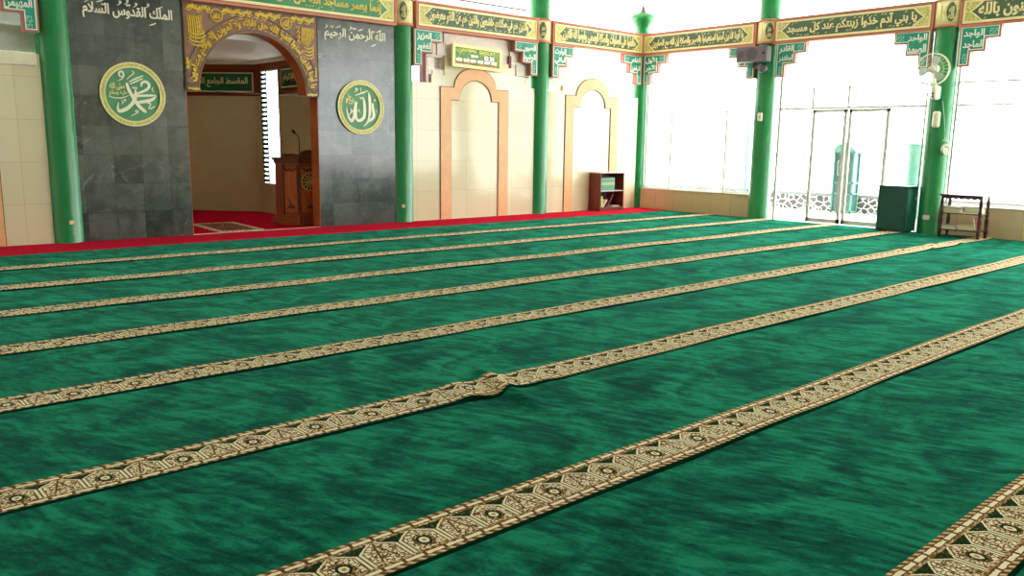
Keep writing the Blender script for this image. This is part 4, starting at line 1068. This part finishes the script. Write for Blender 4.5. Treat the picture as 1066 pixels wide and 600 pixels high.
# ================================================================== LOUDSPEAKER
t = thing('loudspeaker', 'wide grey loudspeaker mounted high on the column by the glass doors', 'loudspeaker', (15.28, 9.93, 3.26), 0)
sx = 15.16
sp = Fr((sx, 9.86, 3.37), (.10, -1, 0), (0, 0, 1), (-1, -.10, 0))
MB().box(-.335, -.15, -.22, .335, .15, 0, sp, bev=.012).build('case', M['speaker'], t)
ci = lambda x, y, r, n=32: [(x+r*math.cos(2*PI*i/n), y+r*math.sin(2*PI*i/n)) for i in range(n)]
MB().frame(ci(.02, 0, .135), ci(.02, 0, .12), -.001, .006, sp).build('woofer_ring', M['speaker'], t)
MB().prism(ci(.02, 0, .12), -.002, .003, sp).build('woofer', M['speakerdark'], t)
m = MB(); m.frame(rect(-.30, -.055, -.18, .06), rect(-.275, -.03, -.205, .035), -.001, .006, sp); m.prism(ci(-.24, .0, .03, 20), -.001, .004, sp); m.build('tweeter', M['speakerdark'], t)
MB().prism(ci(.27, .01, .028, 20), -.001, .004, sp).build('bass_port', M['black'], t)
m = MB(); m.box(-.015, -.24, -.16, .015, -.14, -.12, sp); m.box(-.02, -.27, -.20, .22, -.235, -.12, sp); m.box(.06, -.24, -.16, .09, -.14, -.12, sp); m.build('bracket', M['speaker'], t)
c = sp(.20, -.28, -.10); MB().lathe([(.0, .03), (.06, .02), (.09, -.02), (.085, -.06), (.05, -.10), (.04, -.20)], tuple(c), 24, tuple(sp(0, 0, 1)-sp(0, 0, 0))).build('mount_disc', M['speakerdark'], t)

# ================================================================== FAN AND SMALL FITTINGS ON COLUMN F
FX, FY = XC-.06, 6.22
t = thing('wall_fan', 'white oscillating fan fixed to the green column', 'fan', (FX-R, FY, 2.36), 0)
ax = Vector((-.93, -.10, -.12)).normalized(); fc_ = Vector((15.12, 6.22, 2.86))
rr = Vector((0, 0, 1)).cross(ax).normalized()*-1; uu = ax.cross(rr)*-1
if uu.z < 0: uu = -uu
ffn = Fr(fc_, rr, uu, ax)
FR = .265
cg = MB()
for d, r_ in ((.02, FR), (-.05, FR), (.055, .10), (.045, .19)): cg.tube([ffn(r_*math.cos(2*PI*i/40), r_*math.sin(2*PI*i/40), d) for i in range(40)], .008 if r_ == FR else .003, 6, True)
for k in range(24):
    a = 2*PI*k/24; cg.tube([ffn(.06*math.cos(a), .06*math.sin(a), .06), ffn(.19*math.cos(a), .19*math.sin(a), .045), ffn(FR*math.cos(a), FR*math.sin(a), .02)], .0016, 4)
    cg.tube([ffn(.07*math.cos(a), .07*math.sin(a), -.08), ffn(FR*math.cos(a), FR*math.sin(a), -.05)], .0016, 4)
cg.build('cage', M['plastic'], t)
for k in range(3):
    a0 = PI/2+.3+2*PI*k/3; P_ = []; n1 = 8
    for i in range(n1+1):
        r_ = .04+.19*i/n1; w_ = .25+.55*math.sin(PI*min(1, i/n1*.75+.12))
        P_.append((r_, a0-w_*.55, a0+w_*.55))
    vs = []
    for r_, l, h_ in P_:
        for q in range(5):
            a = l+(h_-l)*q/4; d = .02-.012*q/4*2
            vs.append(ffn(r_*math.cos(a), r_*math.sin(a), d))
    fs_ = [[i*5+q, (i+1)*5+q, (i+1)*5+q+1, i*5+q+1] for i in range(n1) for q in range(4)]
    nv = len(vs); vs2 = vs+[v-ax*.003 for v in vs]; fs2 = fs_+[[nv+i for i in f][::-1] for f in fs_]
    MB().add(vs2, fs2, True).build('blade', M['blade'], t, fix=False)
MB().lathe([(.0, .068), (.045, .065), (.062, .05), (.062, .04)], tuple(fc_), 28, tuple(ax)).build('hub_badge', M['plastic'], t)
MB().lathe([(.06, -.07), (.075, -.10), (.07, -.17), (.03, -.20)], tuple(fc_), 28, tuple(ax)).build('motor', M['plastic'], t)
m = MB(); m.tube([ffn(0, -.02, -.12), ffn(0, -.16, -.12), (15.26, FY, 2.62), (15.30, FY, 2.5)], [.03, .03, .035, .04], 10)
m.build('arm', M['plastic'], t)
MB().box(15.24, FY-.06, 2.36, FX-R+.03, FY+.06, 2.60, bev=.03).build('mount', M['plastic'], t)
m = MB(); 
for zz in (2.41, 2.46): m.lathe([(.0, .0), (.014, .0), (.016, .02), (.0, .022)], (15.24, FY, zz), 12, (-1, 0, 0))
m.build('knob', M['black'], t)
t = thing('fan_regulator', 'white rounded control box on the column below the fan', 'control box', (FX-R, 6.20, 1.88))
MB().box(FX-R-.05, 6.13, 1.88, FX-R+.04, 6.25, 2.16, bev=.025).build('case', M['plastic'], t)
MB().lathe([(.0, .0), (.018, .0), (.014, .02), (.0, .022)], (FX-R-.05, 6.19, 2.06), 14, (-1, 0, 0)).build('knob', M['brass'], t)
m = MB()
cc = Vector((FX-.14, 6.03, 1.50)); nd = Vector((-.6, -.75, 0)).normalized(); e1 = Vector((0, 0, 1)).cross(nd).normalized()
for k in range(3): m.tube([cc+nd*(.03+.012*k)+e1*((.075-.008*k)*math.cos(2*PI*i/24))+Vector((0, 0, (.085-.006*k)*math.sin(2*PI*i/24))) for i in range(24)], .012, 6, True)
m.tube([cc+nd*.04+Vector((0, 0, .08)), cc+nd*.05+e1*.04+Vector((0, 0, .13)), cc+nd*.03+e1*-.06+Vector((0, 0, .16))], .012, 6)
m.tube([cc+nd*.0+Vector((0, 0, -.02)), cc+nd*.05+Vector((0, 0, -.02))], .05, 12)
o = m.build('cable_coil', M['plastic'], None, tuple(cc)); tag(o, 'coiled cream cable hung on the right flank of the fan column', 'cable')
m = MB(); m.tube([(FX-.20, 6.12, 2.34), (FX-.185, 6.08, 2.1), (FX-.16, 6.05, 1.85), (FX-.14, 6.05, 1.66)], .006, 6)
o = m.build('power_cord', M['grey'], None, (FX-.2, 6.1, 1.66)); tag(o, 'thin grey cord hanging from fan to cable coil', 'cord')
m = MB(); m.tube([(FX-.05, 6.455, .012), (FX-.05, 6.455, 2.45), (FX-.02, 6.46, 2.5)], .017, 10)
o = m.build('conduit_pipe', M['plastic'], None, (FX-.05, 6.455, 0)); tag(o, 'white upright pipe along the left side of the fan column', 'pipe')
def outlet(loc, n, label, w=.08, h=.08, m_='brass'):
    n = Vector(n).normalized(); r_ = Vector((0, 0, 1)).cross(n)*-1
    fn = Fr(loc, r_, (0, 0, 1), n); t = thing('wall_socket', label, 'socket', loc, 0, 'sockets low on the columns')
    MB().box(-w/2, -h/2, -.012, w/2, h/2, .022, fn, bev=.012).build('plate', M['plastic'], t)
    k = MB(); k.prism([(.022*math.cos(2*PI*i/16), .022*math.sin(2*PI*i/16)) for i in range(16)], .021, .027, fn); k.build('socket_face', M[m_], t)
outlet((3.06, YC-R, .31), (0, -1, 0), 'small socket low on the column left of the granite', .06, .06)
outlet((8.73, YC-R+.02, .32), (-.35, -1, 0), 'small socket low on the column right of the granite', .06, .06)
outlet((FX-R+.005, 6.20, .29), (-1, 0, 0), 'cream oval socket low on the fan column', .12, .085, 'plastic')
t = thing('wall_switch', 'white switch box on the column left of the glass doors', 'switch', (XC-.02-R, 9.74, 2.03))
MB().box(XC-.02-R-.035, 9.69, 2.03, XC-.02-R+.02, 9.79, 2.20, bev=.015).build('plate', M['plastic'], t)
MB().box(XC-.02-R-.042, 9.725, 2.09, XC-.02-R-.034, 9.755, 2.14, bev=.003).build('rocker', M['grey'], t)

# ================================================================== OUTSIDE
t = thing('stone_wall', 'low rubble stone wall with grey coping beyond the glass doors', 'wall', (20.6, 12, -.13))
MB().box(20.5, 3, -.13, 20.8, 20, .26).build('stonework', M['stone'], t)
MB().box(20.44, 3, .26, 20.86, 20, .34, bev=.01).build('coping', M['coping'], t)
t = thing('green_post', 'thin pale green post outside, seen through the wide window', 'post', (20.4, 13.2, -.13))
MB().lathe([(.035, -.13), (.035, 2.12), (.0, 2.14)], (20.4, 13.2, 0), 12).build('shaft', M['palegreen'], t)
MB().lathe([(.08, -.13), (.08, -.10), (.04, -.08)], (20.4, 13.2, 0), 12).build('foot', M['palegreen'], t)
t = thing('green_pillar', 'pale green pillar outside, seen above the dark green cabinet', 'pillar', (20.0, 8.42, -.13))
MB().lathe([(.20, -.13), (.20, 0.0), (.15, .04), (.15, 1.5), (.19, 1.55), (.19, 1.62), (.0, 1.64)], (20.0, 8.42, 0), 24).build('shaft', M['palegreen'], t)
t = thing('glazed_cabinet', 'narrow pale green glazed cabinet with peaked top outside the doors', 'cabinet', (20.2, 10.2, -.13))
m = MB()
for y in (9.92, 10.16, 10.42):
    for x in (20.05, 20.35): m.box(x-.02, y-.02, -.13, x+.02, y+.02, 1.40)
for z in (-.10, .35, .62, 1.38):
    m.box(20.03, 9.90, z, 20.37, 10.44, z+.035)
m.build('frame', M['palegreen'], t)
m = MB().box(20.06, 9.93, -.08, 20.34, 10.41, 1.38); m.build('pane', M['paneglass'], t)
MB().prism([(9.86, 1.41), (10.48, 1.41), (10.36, 1.58), (10.10, 1.66)], 20.0, 20.4, lambda y, z, x: (x, y, z)).build('roof', M['palegreen'], t)
def shrub(x, y, z, h, label):
    t = thing('shrub', label, 'shrub', (x, y, z), 0, 'shrubs behind the stone wall'); r_ = random.Random(int(y*10))
    st = MB(); lf = MB()
    for k in range(7):
        a = r_.uniform(0, 2*PI); tip = Vector((x+.22*math.cos(a), y+.28*math.sin(a), z+h*r_.uniform(.7, 1)))
        st.tube([(x, y, z), (x+.08*math.cos(a), y+.08*math.sin(a), z+h*.5), tip], [.012, .009, .004], 5)
        for q in range(16):
            p = Vector((x, y, z)).lerp(tip, r_.uniform(.35, 1)); d = Vector((r_.uniform(-1, 1), r_.uniform(-1, 1), r_.uniform(-.3, .8))).normalized()
            s_ = d.orthogonal().normalized()*.025; l = r_.uniform(.08, .14)
            lf.add([p, p+d*l*.5+s_, p+d*l, p+d*l*.5-s_], [(0, 1, 2, 3)])
    st.build('stem', M['darkwood'], t); lf.build('foliage', M['leaf'], t, fix=False)
for y, h, wd in ((11.0, .55, 'just left of the glazed cabinet'), (11.7, .35, 'behind the stone wall, in the middle of the left door leaf'), (12.5, .45, 'at the fan-side edge of the wide window')):
    shrub(21.1, y, -.13, h+.35, 'leafy shrub behind the stone wall, '+wd.replace('behind the stone wall, ', ''))

# ================================================================== LIGHT, CAMERA
wd = bpy.data.worlds.new('sky'); SC.world = wd; wd.use_nodes = True
bg = wd.node_tree.nodes['Background']; bg.inputs[0].default_value = (.95, .985, 1.0, 1); bg.inputs[1].default_value = 7.5
su = bpy.data.lights.new('sun', 'SUN'); su.energy = 14; su.angle = .02; su.color = (1, .95, .86)
so = bpy.data.objects.new('sun', su); COL.objects.link(so); so.rotation_euler = (math.radians(22), math.radians(12), 0)
p_f, p_p, p_y, p_r = 858.67, .17328, .72445, .013433
fwd = Vector((math.sin(p_y)*math.cos(p_p), math.cos(p_y)*math.cos(p_p), -math.sin(p_p)))
rgt = Vector((math.cos(p_y), -math.sin(p_y), 0)); upv = rgt.cross(fwd)
r2 = rgt*math.cos(p_r)+upv*math.sin(p_r); u2 = upv*math.cos(p_r)-rgt*math.sin(p_r)
cd = bpy.data.cameras.new('camera'); cam = bpy.data.objects.new('camera', cd); COL.objects.link(cam)
cd.sensor_width = 36; cd.lens = p_f/1066*36; cd.clip_start = .05; cd.clip_end = 300
mt = Matrix((r2, u2, -fwd)).transposed().to_4x4(); mt.translation = (0, 0, 1.5)
cam.matrix_world = mt; SC.camera = cam
SC.view_settings.view_transform = 'Standard'; SC.view_settings.look = 'None'; SC.view_settings.exposure = 0.22; SC.view_settings.gamma = 1
SC.view_settings.use_curve_mapping = False
SC.cycles.use_denoising = True
SC.cycles.max_bounces = 10; SC.cycles.diffuse_bounces = 6; SC.cycles.transparent_max_bounces = 16
